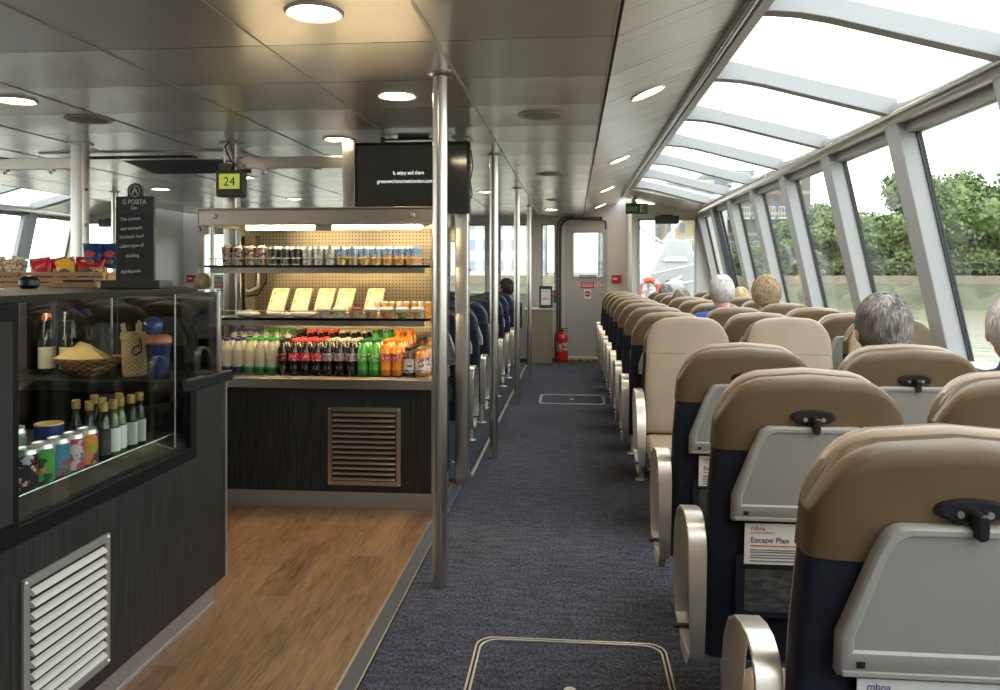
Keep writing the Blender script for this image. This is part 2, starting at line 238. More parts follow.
# ================================================================== mesh helpers
class MB:
    def __init__(s): s.v = []; s.f = []; s.m = []
    def add(s, vs, fs, m=0):
        o = len(s.v); s.v += [tuple(p) for p in vs]; s.f += [tuple(i+o for i in f) for f in fs]; s.m += [m]*len(fs); return s
    def box(s, a, b, m=0):
        x0, y0, z0 = [min(p, q) for p, q in zip(a, b)]; x1, y1, z1 = [max(p, q) for p, q in zip(a, b)]
        return s.add([(x0, y0, z0), (x1, y0, z0), (x1, y1, z0), (x0, y1, z0), (x0, y0, z1), (x1, y0, z1), (x1, y1, z1), (x0, y1, z1)],
                     [(0, 3, 2, 1), (4, 5, 6, 7), (0, 1, 5, 4), (1, 2, 6, 5), (2, 3, 7, 6), (3, 0, 4, 7)], m)
    def loops(s, rings, m=0, cap0=True, cap1=True):
        n = len(rings[0]); vs = [p for r in rings for p in r]; fs = []
        for i in range(len(rings)-1):
            for j in range(n): k = (j+1) % n; fs.append((i*n+j, i*n+k, (i+1)*n+k, (i+1)*n+j))
        if cap0: fs.append(tuple(range(n-1, -1, -1)))
        if cap1: fs.append(tuple((len(rings)-1)*n+j for j in range(n)))
        return s.add(vs, fs, m)
    def prism(s, poly, axis, a, b, m=0):
        def P(p, d): return {'x': (d, p[0], p[1]), 'y': (p[0], d, p[1]), 'z': (p[0], p[1], d)}[axis]
        return s.loops([[P(p, a) for p in poly], [P(p, b) for p in poly]], m)
    def tube(s, pts, r, n=10, m=0, r2=None, cap=True):
        pts = [Vector(p) for p in pts]; rings = []; N = len(pts)
        prev = None
        for i, p in enumerate(pts):
            d = (pts[min(i+1, N-1)]-pts[max(i-1, 0)]).normalized()
            if prev is None: u = d.orthogonal().normalized()
            else: u = (prev-d*prev.dot(d)).normalized()
            prev = u; w_ = d.cross(u); rr = r if r2 is None else r+(r2-r)*i/max(1, N-1)
            rings.append([p+u*rr*math.cos(2*PI*j/n)+w_*rr*math.sin(2*PI*j/n) for j in range(n)])
        return s.loops(rings, m, cap, cap)
    def lathe(s, prof, c=(0, 0, 0), n=20, mats=None, m=0, sx=1, sy=1):
        for i in range(len(prof)-1):
            (r0, z0), (r1, z1) = prof[i], prof[i+1]
            a = [(c[0]+sx*r0*math.cos(2*PI*j/n), c[1]+sy*r0*math.sin(2*PI*j/n), c[2]+z0) for j in range(n)]
            b = [(c[0]+sx*r1*math.cos(2*PI*j/n), c[1]+sy*r1*math.sin(2*PI*j/n), c[2]+z1) for j in range(n)]
            mi = mats[i] if mats else m
            if r0 < 1e-6: s.add([a[0]]+b, [(0, 1+j, 1+(j+1) % n) for j in range(n)][::1], mi)
            elif r1 < 1e-6: s.add(a+[b[0]], [(j, (j+1) % n, n) for j in range(n)], mi)
            else: s.add(a+b, [(j, (j+1) % n, n+(j+1) % n, n+j) for j in range(n)], mi)
        return s
    def ell(s, c, r, m=0, nu=16, nv=10, fn=None):
        vs = []; fs = []
        for i in range(nv+1):
            t = PI*i/nv
            for j in range(nu):
                p = 2*PI*j/nu; d = Vector((math.sin(t)*math.cos(p), math.sin(t)*math.sin(p), math.cos(t)))
                k = fn(d) if fn else 1; vs.append((c[0]+r[0]*d.x*k, c[1]+r[1]*d.y*k, c[2]+r[2]*d.z*k))
        for i in range(nv):
            for j in range(nu): fs.append((i*nu+j, (i+1)*nu+j, (i+1)*nu+(j+1) % nu, i*nu+(j+1) % nu))
        return s.add(vs, fs, m)
    def map(s, fn, start=0):
        for i in range(start, len(s.v)): s.v[i] = tuple(fn(*s.v[i]))
        return s
    def build(s, name, mats, parent=None, loc=(0, 0, 0), rot=(0, 0, 0), smooth=40, bev=0, weld=False, merge=None):
        me = bpy.data.meshes.new(name); me.from_pydata(s.v, [], s.f)
        if not isinstance(mats, (list, tuple)): mats = [mats]
        for q in mats: me.materials.append(q)
        for p, k in zip(me.polygons, s.m): p.material_index = k
        me.validate()
        import bmesh
        bm = bmesh.new(); bm.from_mesh(me)
        if weld: bmesh.ops.remove_doubles(bm, verts=bm.verts, dist=1e-5)
        bmesh.ops.recalc_face_normals(bm, faces=bm.faces); bm.to_mesh(me); bm.free()
        if smooth: me.shade_smooth(); me.set_sharp_from_angle(angle=math.radians(smooth))
        else: me.shade_flat()
        o = bpy.data.objects.new(name, me); C.objects.link(o); o.location = loc; o.rotation_euler = rot
        if parent: o.parent = parent
        if bev:
            b = o.modifiers.new('edge', 'BEVEL'); b.width = bev; b.segments = 2; b.limit_method = 'ANGLE'; b.angle_limit = math.radians(50)
        return o
def box(a, b, m=0): return MB().box(a, b, m)
def rrect(x0, x1, y0, y1, r, n=5):
    pts = []
    for cx, cy, a0 in ((x1-r, y1-r, 0), (x0+r, y1-r, 90), (x0+r, y0+r, 180), (x1-r, y0+r, 270)):
        for k in range(n+1):
            a = math.radians(a0+90*k/n); pts.append((cx+r*math.cos(a), cy+r*math.sin(a)))
    return pts
def tag(o, label=None, cat=None, group=None, kind=None):
    if label: o['label'] = label
    if cat: o['category'] = cat
    if group: o['group'] = group
    if kind: o['kind'] = kind
    return o
def empty(name, label, cat, loc=(0, 0, 0), rz=0, group=None):
    o = bpy.data.objects.new(name, None); C.objects.link(o); o.location = loc; o.rotation_euler = (0, 0, rz); o.empty_display_size = .1
    return tag(o, label, cat, group)
def struct(o): o['kind'] = 'structure'; return o
KIDS = {}
def dup(root, loc, rz=None, label=None, group=None):
    def cp(o, par):
        c = o.copy(); C.objects.link(c)
        if par: c.parent = par
        for ch in list(o.children): cp(ch, c)
        return c
    r = cp(root, None); r.location = loc
    if rz is not None: r.rotation_euler = (0, 0, rz)
    if label: r['label'] = label
    if group: r['group'] = group
    return r
def text(name, s, size, loc, rot, m, parent=None, align='LEFT', extrude=.0004, sx=1):
    cu = bpy.data.curves.new(name, 'FONT'); cu.body = s; cu.size = size; cu.extrude = extrude; cu.align_x = align
    o = bpy.data.objects.new(name, cu); C.objects.link(o)
    me = bpy.data.meshes.new_from_object(o); C.objects.unlink(o); bpy.data.objects.remove(o)
    me.materials.clear(); me.materials.append(m); r = bpy.data.objects.new(name, me); C.objects.link(r)
    r.location = loc; r.rotation_euler = rot; r.scale = (sx, 1, 1)
    if parent: r.parent = parent
    return r
FRONT = (PI/2, 0, 0)
FACEX = (PI/2, 0, PI/2)
ORD = ['first', 'second', 'third', 'fourth', 'fifth', 'sixth', 'seventh', 'eighth', 'ninth', 'tenth', 'eleventh', 'twelfth', 'thirteenth', 'fourteenth', 'fifteenth', 'sixteenth', 'seventeenth', 'eighteenth', 'nineteenth', 'twentieth']
exec_parts = []
del exec_parts
# ================================================================== the room
XC = -2.76
def mx(x): return 2*XC-x
struct(box((-7.8, -2.7, -.12), (2.2, 12.4, 0)).build('floor', M['carpet'], smooth=0))
struct(box((-3.9, -2.6, 0), (-.76, 5.0, .004)).build('floor_2', M['plank'], smooth=0))
e = MB(); e.box((-.768, -2.6, 0), (-.70, 4.9, .008), 0); e.box((-.772, -2.6, 0), (-.762, 4.9, .013), 1); e.box((-.706, -2.6, 0), (-.700, 4.9, .012), 1)
struct(e.build('trim_1', [M['stripm'], M['kick']]))
cp = [(mx(.165), 2.23), (.165, 2.23), (.69, 2.432), (.69, 2.62), (mx(.69), 2.62), (mx(.69), 2.432)]
struct(MB().prism(cp, 'y', -2.7, 12.4).build('ceiling', M['ceil'], smooth=0))
ntrim = [1]
def trim(mb, m, **k):
    ntrim[0] += 1; return struct(mb.build('trim_%d' % ntrim[0], m, **k))
for x, wd, mm_ in ((-.51, .011, 'lwhite'), (-1.17, .006, 'white'), (.158, .009, 'dark'), (.148, .006, 'white'), (-1.83, .006, 'white'), (-2.6, .006, 'white'), (-3.37, .006, 'white'), (-4.0, .006, 'white'), (mx(-.51), .01, 'rail'), (mx(.165), .014, 'alu')):
    trim(box((x-wd/2, -2.6, 2.2265), (x+wd/2, 12.2, 2.232)), M[mm_], smooth=0)
# side glazing
YM = [-1.2, -.1, 1.0, 2.1, 3.2, 4.3, 5.42, 6.52, 7.63, 8.72, 9.80, 10.86]
def flip(mb, left):
    if left: mb.map(lambda x, y, z: (mx(x), y, z))
    return mb
nwin = [0]
def win(mb, m=None):
    nwin[0] += 1; return struct(mb.build('window_%d' % nwin[0], m or M['glass'], smooth=0))
for left in (False, True):
    S = 'left' if left else 'right'
    # inner rail (cable track under the edge of the ceiling)
    e = MB(); e.box((.665, -2.6, 2.405), (.70, 11, 2.45), 0); e.box((.72, -2.6, 2.40), (.765, 11, 2.47), 0); e.box((.70, -2.6, 2.42), (.72, 11, 2.56), 1)
    e.tube([(.685, -2.6, 2.395), (.685, 11, 2.395)], .014, 10, 2); e.tube([(.71, -2.6, 2.405), (.71, 11, 2.405)], .008, 8, 1); e.box((.655, -2.6, 2.44), (.77, 11, 2.57), 0)
    trim(flip(e, left), [M['alu'], M['darkgrey'], M['rail']])
    e = MB(); e.tube([(1.715, -2.6, 2.205), (1.715, 11, 2.205)], .062, 22, 0); e.box((1.745, -2.6, 2.10), (1.80, 11, 2.15), 1); e.box((1.79, -2.6, 2.10), (1.83, 11, 2.29), 1)
    trim(flip(e, left), [M['rail'], M['frame']])
    for i, y in enumerate(YM):
        e = MB().prism([(.68, 2.54), (1.76, 2.262), (1.76, 2.165), (1.02, 2.365), (.90, 2.39), (.80, 2.40), (.68, 2.405)], 'y', y-.02, y+.05)
        trim(flip(e, left), M['frame'], smooth=20, bev=.004)
        yw = .16
        e = MB().prism([(1.685, 2.18), (1.80, 2.18), (2.085, .88), (1.965, .88)], 'y', y-.02, y-.02+yw)
        trim(flip(e, left), M['frame'], smooth=0, bev=.006)
        e = MB()
        for yy in (y-.03, y-.02+yw):
            e.prism([(1.775, 2.18), (1.80, 2.18), (2.085, .88), (2.06, .88)], 'y', yy, yy+.010)
        trim(flip(e, left), M['black'], smooth=0)
        if i+1 < len(YM):
            y1 = YM[i+1]
            e = MB().prism([(1.785, 2.18), (1.791, 2.18), (2.071, .90), (2.065, .90)], 'y', y+.14, y1-.03); win(flip(e, left))
            if i < len(YM)-2:
                e = MB().prism([(.74, 2.521), (1.80, 2.248), (1.80, 2.254), (.74, 2.527)], 'y', y+.05, y1-.02); win(flip(e, left))
            e = MB(); e.prism([(.765, 2.506), (.795, 2.499), (.795, 2.52), (.765, 2.527)], 'y', y+.05, y1-.02); trim(flip(e, left), M['darkgrey'], smooth=0)
    e = MB().prism([(.69, 2.40), (1.76, 2.17), (1.76, 2.30), (.69, 2.57)], 'y', 9.86, 11.0); trim(flip(e, left), M['ceil'], smooth=0)
    e = MB(); e.box((1.95, -2.6, .86), (2.16, 11.0, .90), 0); e.box((2.06, -2.6, 0), (2.14, 11.1, .86), 1)
    struct(flip(e, left).build('wall_'+S, [M['frame'], M['wallm']], smooth=0))
    # black emergency window frame near the front
    if not left:
        for yy in (8.88, 9.72):
            e = MB().prism([(1.70, 2.12), (1.76, 2.12), (2.04, .92), (1.98, .92)], 'y', yy, yy+.05); trim(e, M['black'], smooth=0)
    else:
        for yy in (8.90, 9.70):
            e = MB().prism([(1.70, 2.12), (1.76, 2.12), (2.04, .92), (1.98, .92)], 'y', yy, yy+.05); trim(flip(e, True), M['frame'], smooth=0)
# end walls
def ztop(x):
    x = x if x > XC else mx(x)
    return 2.25 if x <= .165 else (2.23+(x-.165)*.384 if x < .69 else 2.45)
def holed(x0, x1, z1f, y0, y1, holes, m=0):
    e = MB(); xs = sorted({x0, x1, *[h[0] for h in holes], *[h[1] for h in holes]})
    for a, b in zip(xs, xs[1:]):
        hs = sorted([h for h in holes if h[0] <= a+1e-6 and h[1] >= b-1e-6], key=lambda h: h[2]); z = 0
        for h in hs:
            if h[2] > z: e.box((a, y0, z), (b, y1, h[2]), m)
            z = h[3]
        e.prism([(a, z), (b, z), (b, z1f(b)), (a, z1f(a))], 'y', y0, y1, m)
    return e
cw = [(-.49, -.27, 1.05, 2.10), (-1.15, -.66, 1.0, 2.10), (-1.95, -1.36, 1.0, 2.10)]
cw = cw + [(mx(b), mx(a), c, d) for a, b, c, d in cw] + [(-2.95, -2.19, 1.0, 2.10)]
holes = cw + [(-.12, .53, .03, 2.13), (mx(.53), mx(-.12), .03, 2.13)]
struct(holed(mx(.82), .82, lambda x: ztop(x)+.03, 12.2, 12.3, holes).build('wall_front', M['wallm'], smooth=0))
for a, b, c, d in cw:
    win(box((a, 12.24, c), (b, 12.25, d)))
    e = MB()
    for p, q in (((a, c), (a+.02, d)), ((b-.02, c), (b, d)), ((a, c), (b, c+.02)), ((a, d-.02), (b, d))): e.box((p[0], 12.19, p[1]), (q[0], 12.23, q[1]))
    trim(e, M['frame'], smooth=0)
for left in (False, True):
    e = holed(.82, 2.12, lambda x: 2.30 if x > .83 else 2.45, 11.0, 11.08, [(.90, 1.70, .98, 2.10)])
    e.box((.82, 11.08, 0), (.87, 12.2, 2.45))
    # the strip beyond the leaning side
    struct(flip(e, left).build('wall_bulkhead_'+('left' if left else 'right'), M['wallm'], smooth=0))
    e = MB().box((.90, 11.03, .98), (1.70, 11.04, 2.10)); win(flip(e, left))
    e = MB()
    for p in ([(.90, .98), (.93, .98), (.93, 2.10), (.90, 2.10)], [(1.67, .98), (1.70, .98), (1.70, 2.10), (1.67, 2.10)], [(.9, 2.07), (1.7, 2.07), (1.7, 2.1), (.9, 2.1)], [(.9, .98), (1.7, .98), (1.7, 1.01), (.9, 1.01)]): e.prism(p, 'y', 10.985, 11.03)
    trim(flip(e, left), M['frame'], smooth=0)
struct(box((-7.8, -2.8, 0), (2.2, -2.7, 2.6)).build('wall_back', M['wallm'], smooth=0))
# front doors
for k, left in enumerate((False, True)):
    e = holed(-.12, .53, lambda x: 2.13, 12.19, 12.24, [(-.015, .477, 1.262, 1.975)])
    e.v = [(x, y, max(z, .035)) for x, y, z in e.v]
    d = struct(flip(e, left).build('door_%d' % (k+1), M['doorm'], smooth=0))
    e = MB()
    fr = rrect(-.035, .497, 1.24, 1.995, .05); fi = rrect(.0, .462, 1.275, 1.96, .04)
    n = len(fr); vs = [(p[0], 12.178, p[1]) for p in fr]+[(p[0], 12.178, p[1]) for p in fi]+[(p[0], 12.19, p[1]) for p in fr]+[(p[0], 12.23, p[1]) for p in fi]
    fs = []
    for j in range(n):
        q = (j+1) % n; fs += [(j, q, n+q, n+j), (j, 2*n+j, 2*n+q, q), (n+j, n+q, 3*n+q, 3*n+j)]
    e.add(vs, fs); flip(e, left).build('window_frame', M['frame'], d)
    e = box((-.02, 12.20, 1.255), (.48, 12.207, 1.98)); flip(e, left).build('pane', M['glass'], d, smooth=0)
    e = MB(); e.box((.505, 12.14, 1.02), (.52, 12.19, 1.05)); e.tube([(.51, 12.15, 1.035), (.44, 12.15, 1.035)], .01, 8); flip(e, left).build('handle', M['alu'], d)
    e = MB(); e.tube([(-.20, 12.15, .02), (-.20, 12.15, 1.95), (-.19, 12.15, 2.07), (-.14, 12.15, 2.15), (-.05, 12.15, 2.18), (.45, 12.15, 2.19)], .022, 10)
    e.tube([(-.245, 12.17, .02), (-.245, 12.17, 1.97), (-.23, 12.17, 2.12), (-.16, 12.17, 2.20), (0, 12.17, 2.215)], .012, 8)
    trim(flip(e, left), M['darkgrey'])
    e = MB(); e.box((.14, 12.12, 2.155), (.44, 12.19, 2.195)); e.tube([(.36, 12.11, 2.17), (.50, 12.11, 2.13), (.50, 12.16, 2.02)], .012, 8)
    tag(flip(e, left).build('door_closer', M['black']), 'black closer arm above the front door '+('at the far left, seen past the cooler' if left else 'with the no entry sign, ahead of the aisle'), 'door closer')
    e = MB(); e.box((-.20, 12.02, 0), (.60, 12.19, .012), 0); flip(e, left)
    trim(e, M['stripe'], smooth=0)
    # signs on the door
    r = empty('prohibition_notice', 'red notice and no entry disc on the '+('left front door' if left else 'front door at the end of the aisle'), 'sign', (mx(.225) if left else .225, 12.183, 0))
    MB().box((-.10, -.004, 1.105), (.10, .004, 1.195)).build('red_plate', M['red'], r, smooth=0)
    e = MB()
    for zz in (1.17, 1.15, 1.13): e.box((-.085, -.007, zz-.005), (.085, -.003, zz+.004))
    e.build('notice_lines', M['paper'], r, smooth=0)
    for sx in (-.155, .155):
        q = MB().prism([(sx, 1.095), (sx+.058, 1.15), (sx, 1.205), (sx-.058, 1.15)], 'y', -.004, .003); o = q.build('diamond', M['paper'], r, smooth=0)
        e = MB()
        ring = [(sx+.034*math.cos(a), 1.15+.034*math.sin(a)) for a in [2*PI*i/20 for i in range(20)]]; ring2 = [(sx+.024*math.cos(a), 1.15+.024*math.sin(a)) for a in [2*PI*i/20 for i in range(20)]]
        for i in range(20): e.add([(p[0], -.006, p[1]) for p in (ring[i], ring[(i+1) % 20], ring2[(i+1) % 20], ring2[i])], [(0, 1, 2, 3)])
        e.add([(sx-.02, -.006, 1.175), (sx-.014, -.006, 1.18), (sx+.02, -.006, 1.125), (sx+.014, -.006, 1.12)], [(0, 1, 2, 3)])
        e.build('red_ring', M['red'], o, smooth=0)
    MB().box((-.055, -.004, .94), (.055, .003, 1.09)).build('no_entry_plate', M['paper'], r, smooth=0)
    e = MB(); e.prism([(.045*math.cos(a), 1.015+.045*math.sin(a)) for a in [2*PI*i/24 for i in range(24)]], 'y', -.006, -.003); e.build('no_entry_disc', M['red'], r, smooth=0)
    MB().box((-.032, -.009, 1.007), (.032, -.005, 1.023)).build('no_entry_bar', M['paper'], r, smooth=0)
    e = MB(); e.box((-.13 + (mx(.23) if left else .23), 12.17, 1.262), (.13+(mx(.23) if left else .23), 12.18, 1.305), 0); e.box((-.12+(mx(.23) if left else .23), 12.166, 1.275), (.12+(mx(.23) if left else .23), 12.171, 1.290), 1)
    tag(e.build('door_label', [M['darkgrey'], M['alu']]), 'dark strip label under the pane of the '+('left front door' if left else 'front door ahead of the aisle'), 'sign')
    xs = mx(.67) if left else .67
    r = tag(MB().box((xs-.075, 12.17, 1.185), (xs+.075, 12.2, 1.305)).build('red_call_sign', M['red'], smooth=0), 'small red sign with white mark beside the '+('left front door' if left else 'front door ahead of the aisle'), 'sign')
    MB().box((xs-.055, 12.165, 1.235), (xs+.01, 12.171, 1.26)).build('white_mark', M['paper'], r, smooth=0)
    # exit sign
    xe = mx(1.02) if left else .73
    r = empty('exit_sign', 'green EXIT sign with running figure above the '+('far left bulkhead window, beside the chalkboard' if left else 'front right bulkhead window'), 'sign', (xe, 10.96, 2.165))
    MB().box((0, 0, 0), (.30, .03, .145)).build('sign_plate', M['green'], r, smooth=0)
    text('exit_lettering', 'EXIT', .085, (.018, -.002, .04), FRONT, M['signw'], r, sx=.88)
    e = MB(); e.box((.195, -.003, .02), (.285, 0, .125), 0); e.build('figure_panel', M['signw'], r, smooth=0)
    e = MB(); e.box((.255, -.005, .025), (.275, -.003, .115)); e.tube([(.215, -.004, .03), (.228, -.004, .06), (.238, -.004, .09)], .006, 6); e.tube([(.228, -.004, .06), (.248, -.004, .045)], .005, 6); e.tube([(.213, -.004, .08), (.236, -.004, .088), (.25, -.004, .075)], .004, 6); e.ell((.242, -.004, .107), (.009, .003, .009))
    e.build('running_figure', M['green'], r)
# dark sun shade housing at the top of the front right window
for left in (False, True):
    e = MB(); e.prism(rrect(1.13, 1.45, 2.02, 2.13, .02), 'y', 10.90, 10.98); e.box((1.2, 10.97, 2.05), (1.38, 10.99, 2.15))
    tag(flip(e, left).build('wiper_motor_box', M['black']), 'black box mounted at the top of the front '+('left' if left else 'right')+' bulkhead window', 'box')
# ------------------------------------------------------------------ ceiling fittings
def downlight(x, y, z, tilt, label):
    r = empty('downlight', label, 'ceiling light', (x, y, z), 0, 'round recessed downlights'); r.rotation_euler = (0, tilt, 0)
    MB().lathe([(.078, .002), (.098, .002), (.098, -.005), (.092, -.009), (.080, -.004), (.078, .002)], n=32).build('trim_ring', M['lwhite'], r)
    MB().lathe([(0, -.0035), (.060, -.0035), (.079, -.002), (.079, .004), (0, .004)], n=32).build('diffuser', M['lamp'], r)
tl = -math.atan(.384)
DL = [(-.856, 2.52, 'nearest downlight in the flat ceiling, at the top edge of the picture'), (-.856, 3.75, 'downlight in the flat ceiling just left of the nearest pole'),
      (-1.524, 4.96, 'downlight in the flat ceiling in front of the television'), (-2.79, 3.68, 'downlight over the snack crates at the left edge'),
      (-.9, 6.2, 'downlight behind the television'), (-.93, 8.4, 'downlight above the navy seats between two poles'), (-3.0, 6.9, 'downlight behind the ceiling air vent, second from the left posts'), (-3.3, 9.0, 'downlight far off above the middle of the navy seats'),
      (-4.4, 5.6, 'downlight beyond the left square post'), (-4.3, 7.8, 'downlight far left near the left aisle pole'), (-.3, 10.9, 'downlight close to the front door'),
      (-.9, .6, 'downlight overhead, out of the picture near the counter'), (-2.6, 1.6, 'downlight overhead behind the counter'), (-3.9, 2.6, 'downlight overhead at the far end of the counter')]
for x, y, l in DL: downlight(x, y, 2.2298, 0, l)
for k, y in enumerate((-.4, 1.85, 4.2, 6.69, 9.1, 11.4)):
    x = .395; downlight(x, y, 2.23+(x-.165)*.384, tl, 'downlight in the sloping ceiling over the tan seats, ' + ('behind the viewer', 'overhead', 'nearest in view', 'second in view', 'third in view', 'fourth in view, by the exit sign')[k])
def vent(x, y, l):
    r = empty('round_ceiling_vent', l, 'ceiling vent', (x, y, 2.229), 0, 'round ceiling vents'); r.scale = (1.2, 1.2, 1)
    MB().lathe([(0, -.012), (.05, -.014), (.075, -.006), (.080, -.001)], n=28).build('vent_disc', M['ventm'], r)
    MB().lathe([(.084, .0), (.086, -.006), (.104, -.006), (.106, .0)], n=28).build('vent_ring', M['white'], r)
for x, y, l in ((-.176, 4.30, 'round vent over the aisle, nearest of its row'), (-.2, 6.9, 'second round vent over the aisle'), (-.2, 9.4, 'third round vent over the aisle'), (-2.73, 4.18, 'round vent left of the square posts, by the left downlight')): vent(x, y, l)
r = empty('ceiling_air_conditioner', 'recessed rectangular ceiling air unit with dark slots between the square posts', 'air conditioner', (-3.15, 5.85, 2.23))
e = MB(); e.box((-.72, -.52, -.012), (.78, .50, 0)); e.build('surround_panel', M['ceil'], r, bev=.004)
MB().box((-.50, -.36, -.016), (.36, -.26, -.010)).build('air_slot', M['dark'], r, smooth=0)
e = MB(); e.prism([(-.36+.2, -.012), (.34, -.012), (.34, -.055), (.05, -.03)], 'x', -.30, .52); e.build('louvre', M['darkgrey'], r)
# ------------------------------------------------------------------ poles, posts, beams
POLE_L = ['nearest round steel pole beside the glass fronted cooler', 'second round steel pole from the viewer along the aisle', 'third round steel pole along the aisle', 'farthest round steel pole along the aisle, by the front cabinet']
def pole(x, y, label, grp):
    r = empty('grab_pole', label, 'pole', (x, y, 0), 0, grp)
    MB().tube([(0, 0, 0), (0, 0, 2.229)], .032, 24).build('tube', M['steel'], r)
    MB().lathe([(.033, 2.2285), (.058, 2.2285), (.058, 2.222), (.034, 2.215)], n=24).build('ceiling_flange', M['steel'], r)
for (x, y), l in zip(((-.577, 3.36), (-.577, 5.69), (-.575, 8.02), (-.575, 10.28)), POLE_L): pole(x, y, l, 'round steel grab poles along the right aisle')
for y, l in ((8.0, 'middle round pole along the far left aisle, behind the crisp bags'), (10.28, 'farthest round pole along the far left aisle, left of the chalkboard')): pole(-4.93, y, l, 'round steel grab poles along the left aisle')
def post(x, y, label):
    r = empty('square_post', label, 'post', (x, y, 0), 0, 'square steel posts behind the serving area')
    MB().prism(rrect(-.043, .043, -.043, .043, .008, 3), 'z', 0.0, 2.229).build('box_section', M['steel'], r)
    for z in (1.38, 1.68, 1.92): MB().tube([(.043, 0, z), (.058, 0, z)], .010, 10).build('stud', M['steel'], r)
    MB().box((-.06, -.06, 2.219), (.06, .06, 2.2285)).build('head_plate', M['alu'], r)
for x, y, l in ((-3.30, 4.96, 'square steel post rising behind the crates of snacks'), (-2.28, 5.05, 'square steel post carrying the small 24 display'), (-1.47, 5.05, 'square steel post at the left edge of the television'), (-.715, 5.02, 'square steel post standing on the floor right of the cooler')): post(x, y, l)
def beam(x0, x1, y, z, h, label):
    r = empty('cross_beam', label, 'beam', ((x0+x1)/2, y, z)); l = (x1-x0)/2
    MB().box((-l, -.02, 0), (l, .02, h)).build('bar', M['steelh'], r, bev=.003)
    e = MB()
    k = max(2, int(l*2/.32))
    for i in range(k):
        xx = -l+(i+.5)*2*l/k; e.box((xx-.025, -.02, -.012), (xx+.025, .02, 0)); e.tube([(xx, 0, -.03), (xx, 0, -.012)], .014, 8)
    e.build('hook', M['steel'], r)
beam(-6.0, -3.345, 4.96, 2.055, .075, 'steel cross beam running left from the square post by the crates')
beam(-2.235, -1.515, 5.05, 2.055, .075, 'steel cross beam between the 24 display and the television')
beam(-1.425, -.76, 5.05, 1.56, .11, 'steel cross beam behind the cooler, meeting the right square post')
# ================================================================== seats
TOPZ = 1.113
def shear(x, y, z): return (x, y+(1.10-z)*.11, z)
def topf(u): return TOPZ-.026*u*u-.095*abs(u)**6
def halfw(z): return .236+.020*max(0, min(1, (1.0-z)/.28))
def pad(z0, zt, y0, y1, n=28, lv=8, squ=.32, roundtop=True, roundbot=False, wsub=0):
    """upholstered slab: superellipse section between y0 and y1, from z0 to zt(u)"""
    rings = []; steps = []
    for j in range(lv+1): steps.append((j/lv, 1.0))
    if roundtop: steps = [(s_*.93, k) for s_, k in steps]+[(.965, .90), (.99, .62), (1.0, .25)]
    if roundbot: steps = [(0, .4), (.012, .8)]+[(max(.04, a), b) for a, b in steps]
    yc = (y0+y1)/2; T = (y1-y0)/2
    for v, k in steps:
        ring = []
        for i in range(n):
            a = 2*PI*i/n; cx = math.copysign(abs(math.cos(a))**squ, math.cos(a)); sy = math.copysign(abs(math.sin(a))**.45, math.sin(a))
            zt_ = zt(cx) if callable(zt) else zt
            z = z0+v*(zt_-z0); ring.append(((halfw(z)-wsub)*cx*(1 if k > .95 or not roundtop else 1-.02*(1-k)), yc+T*sy*k, z))
        rings.append(ring)
    return MB().loops(rings)
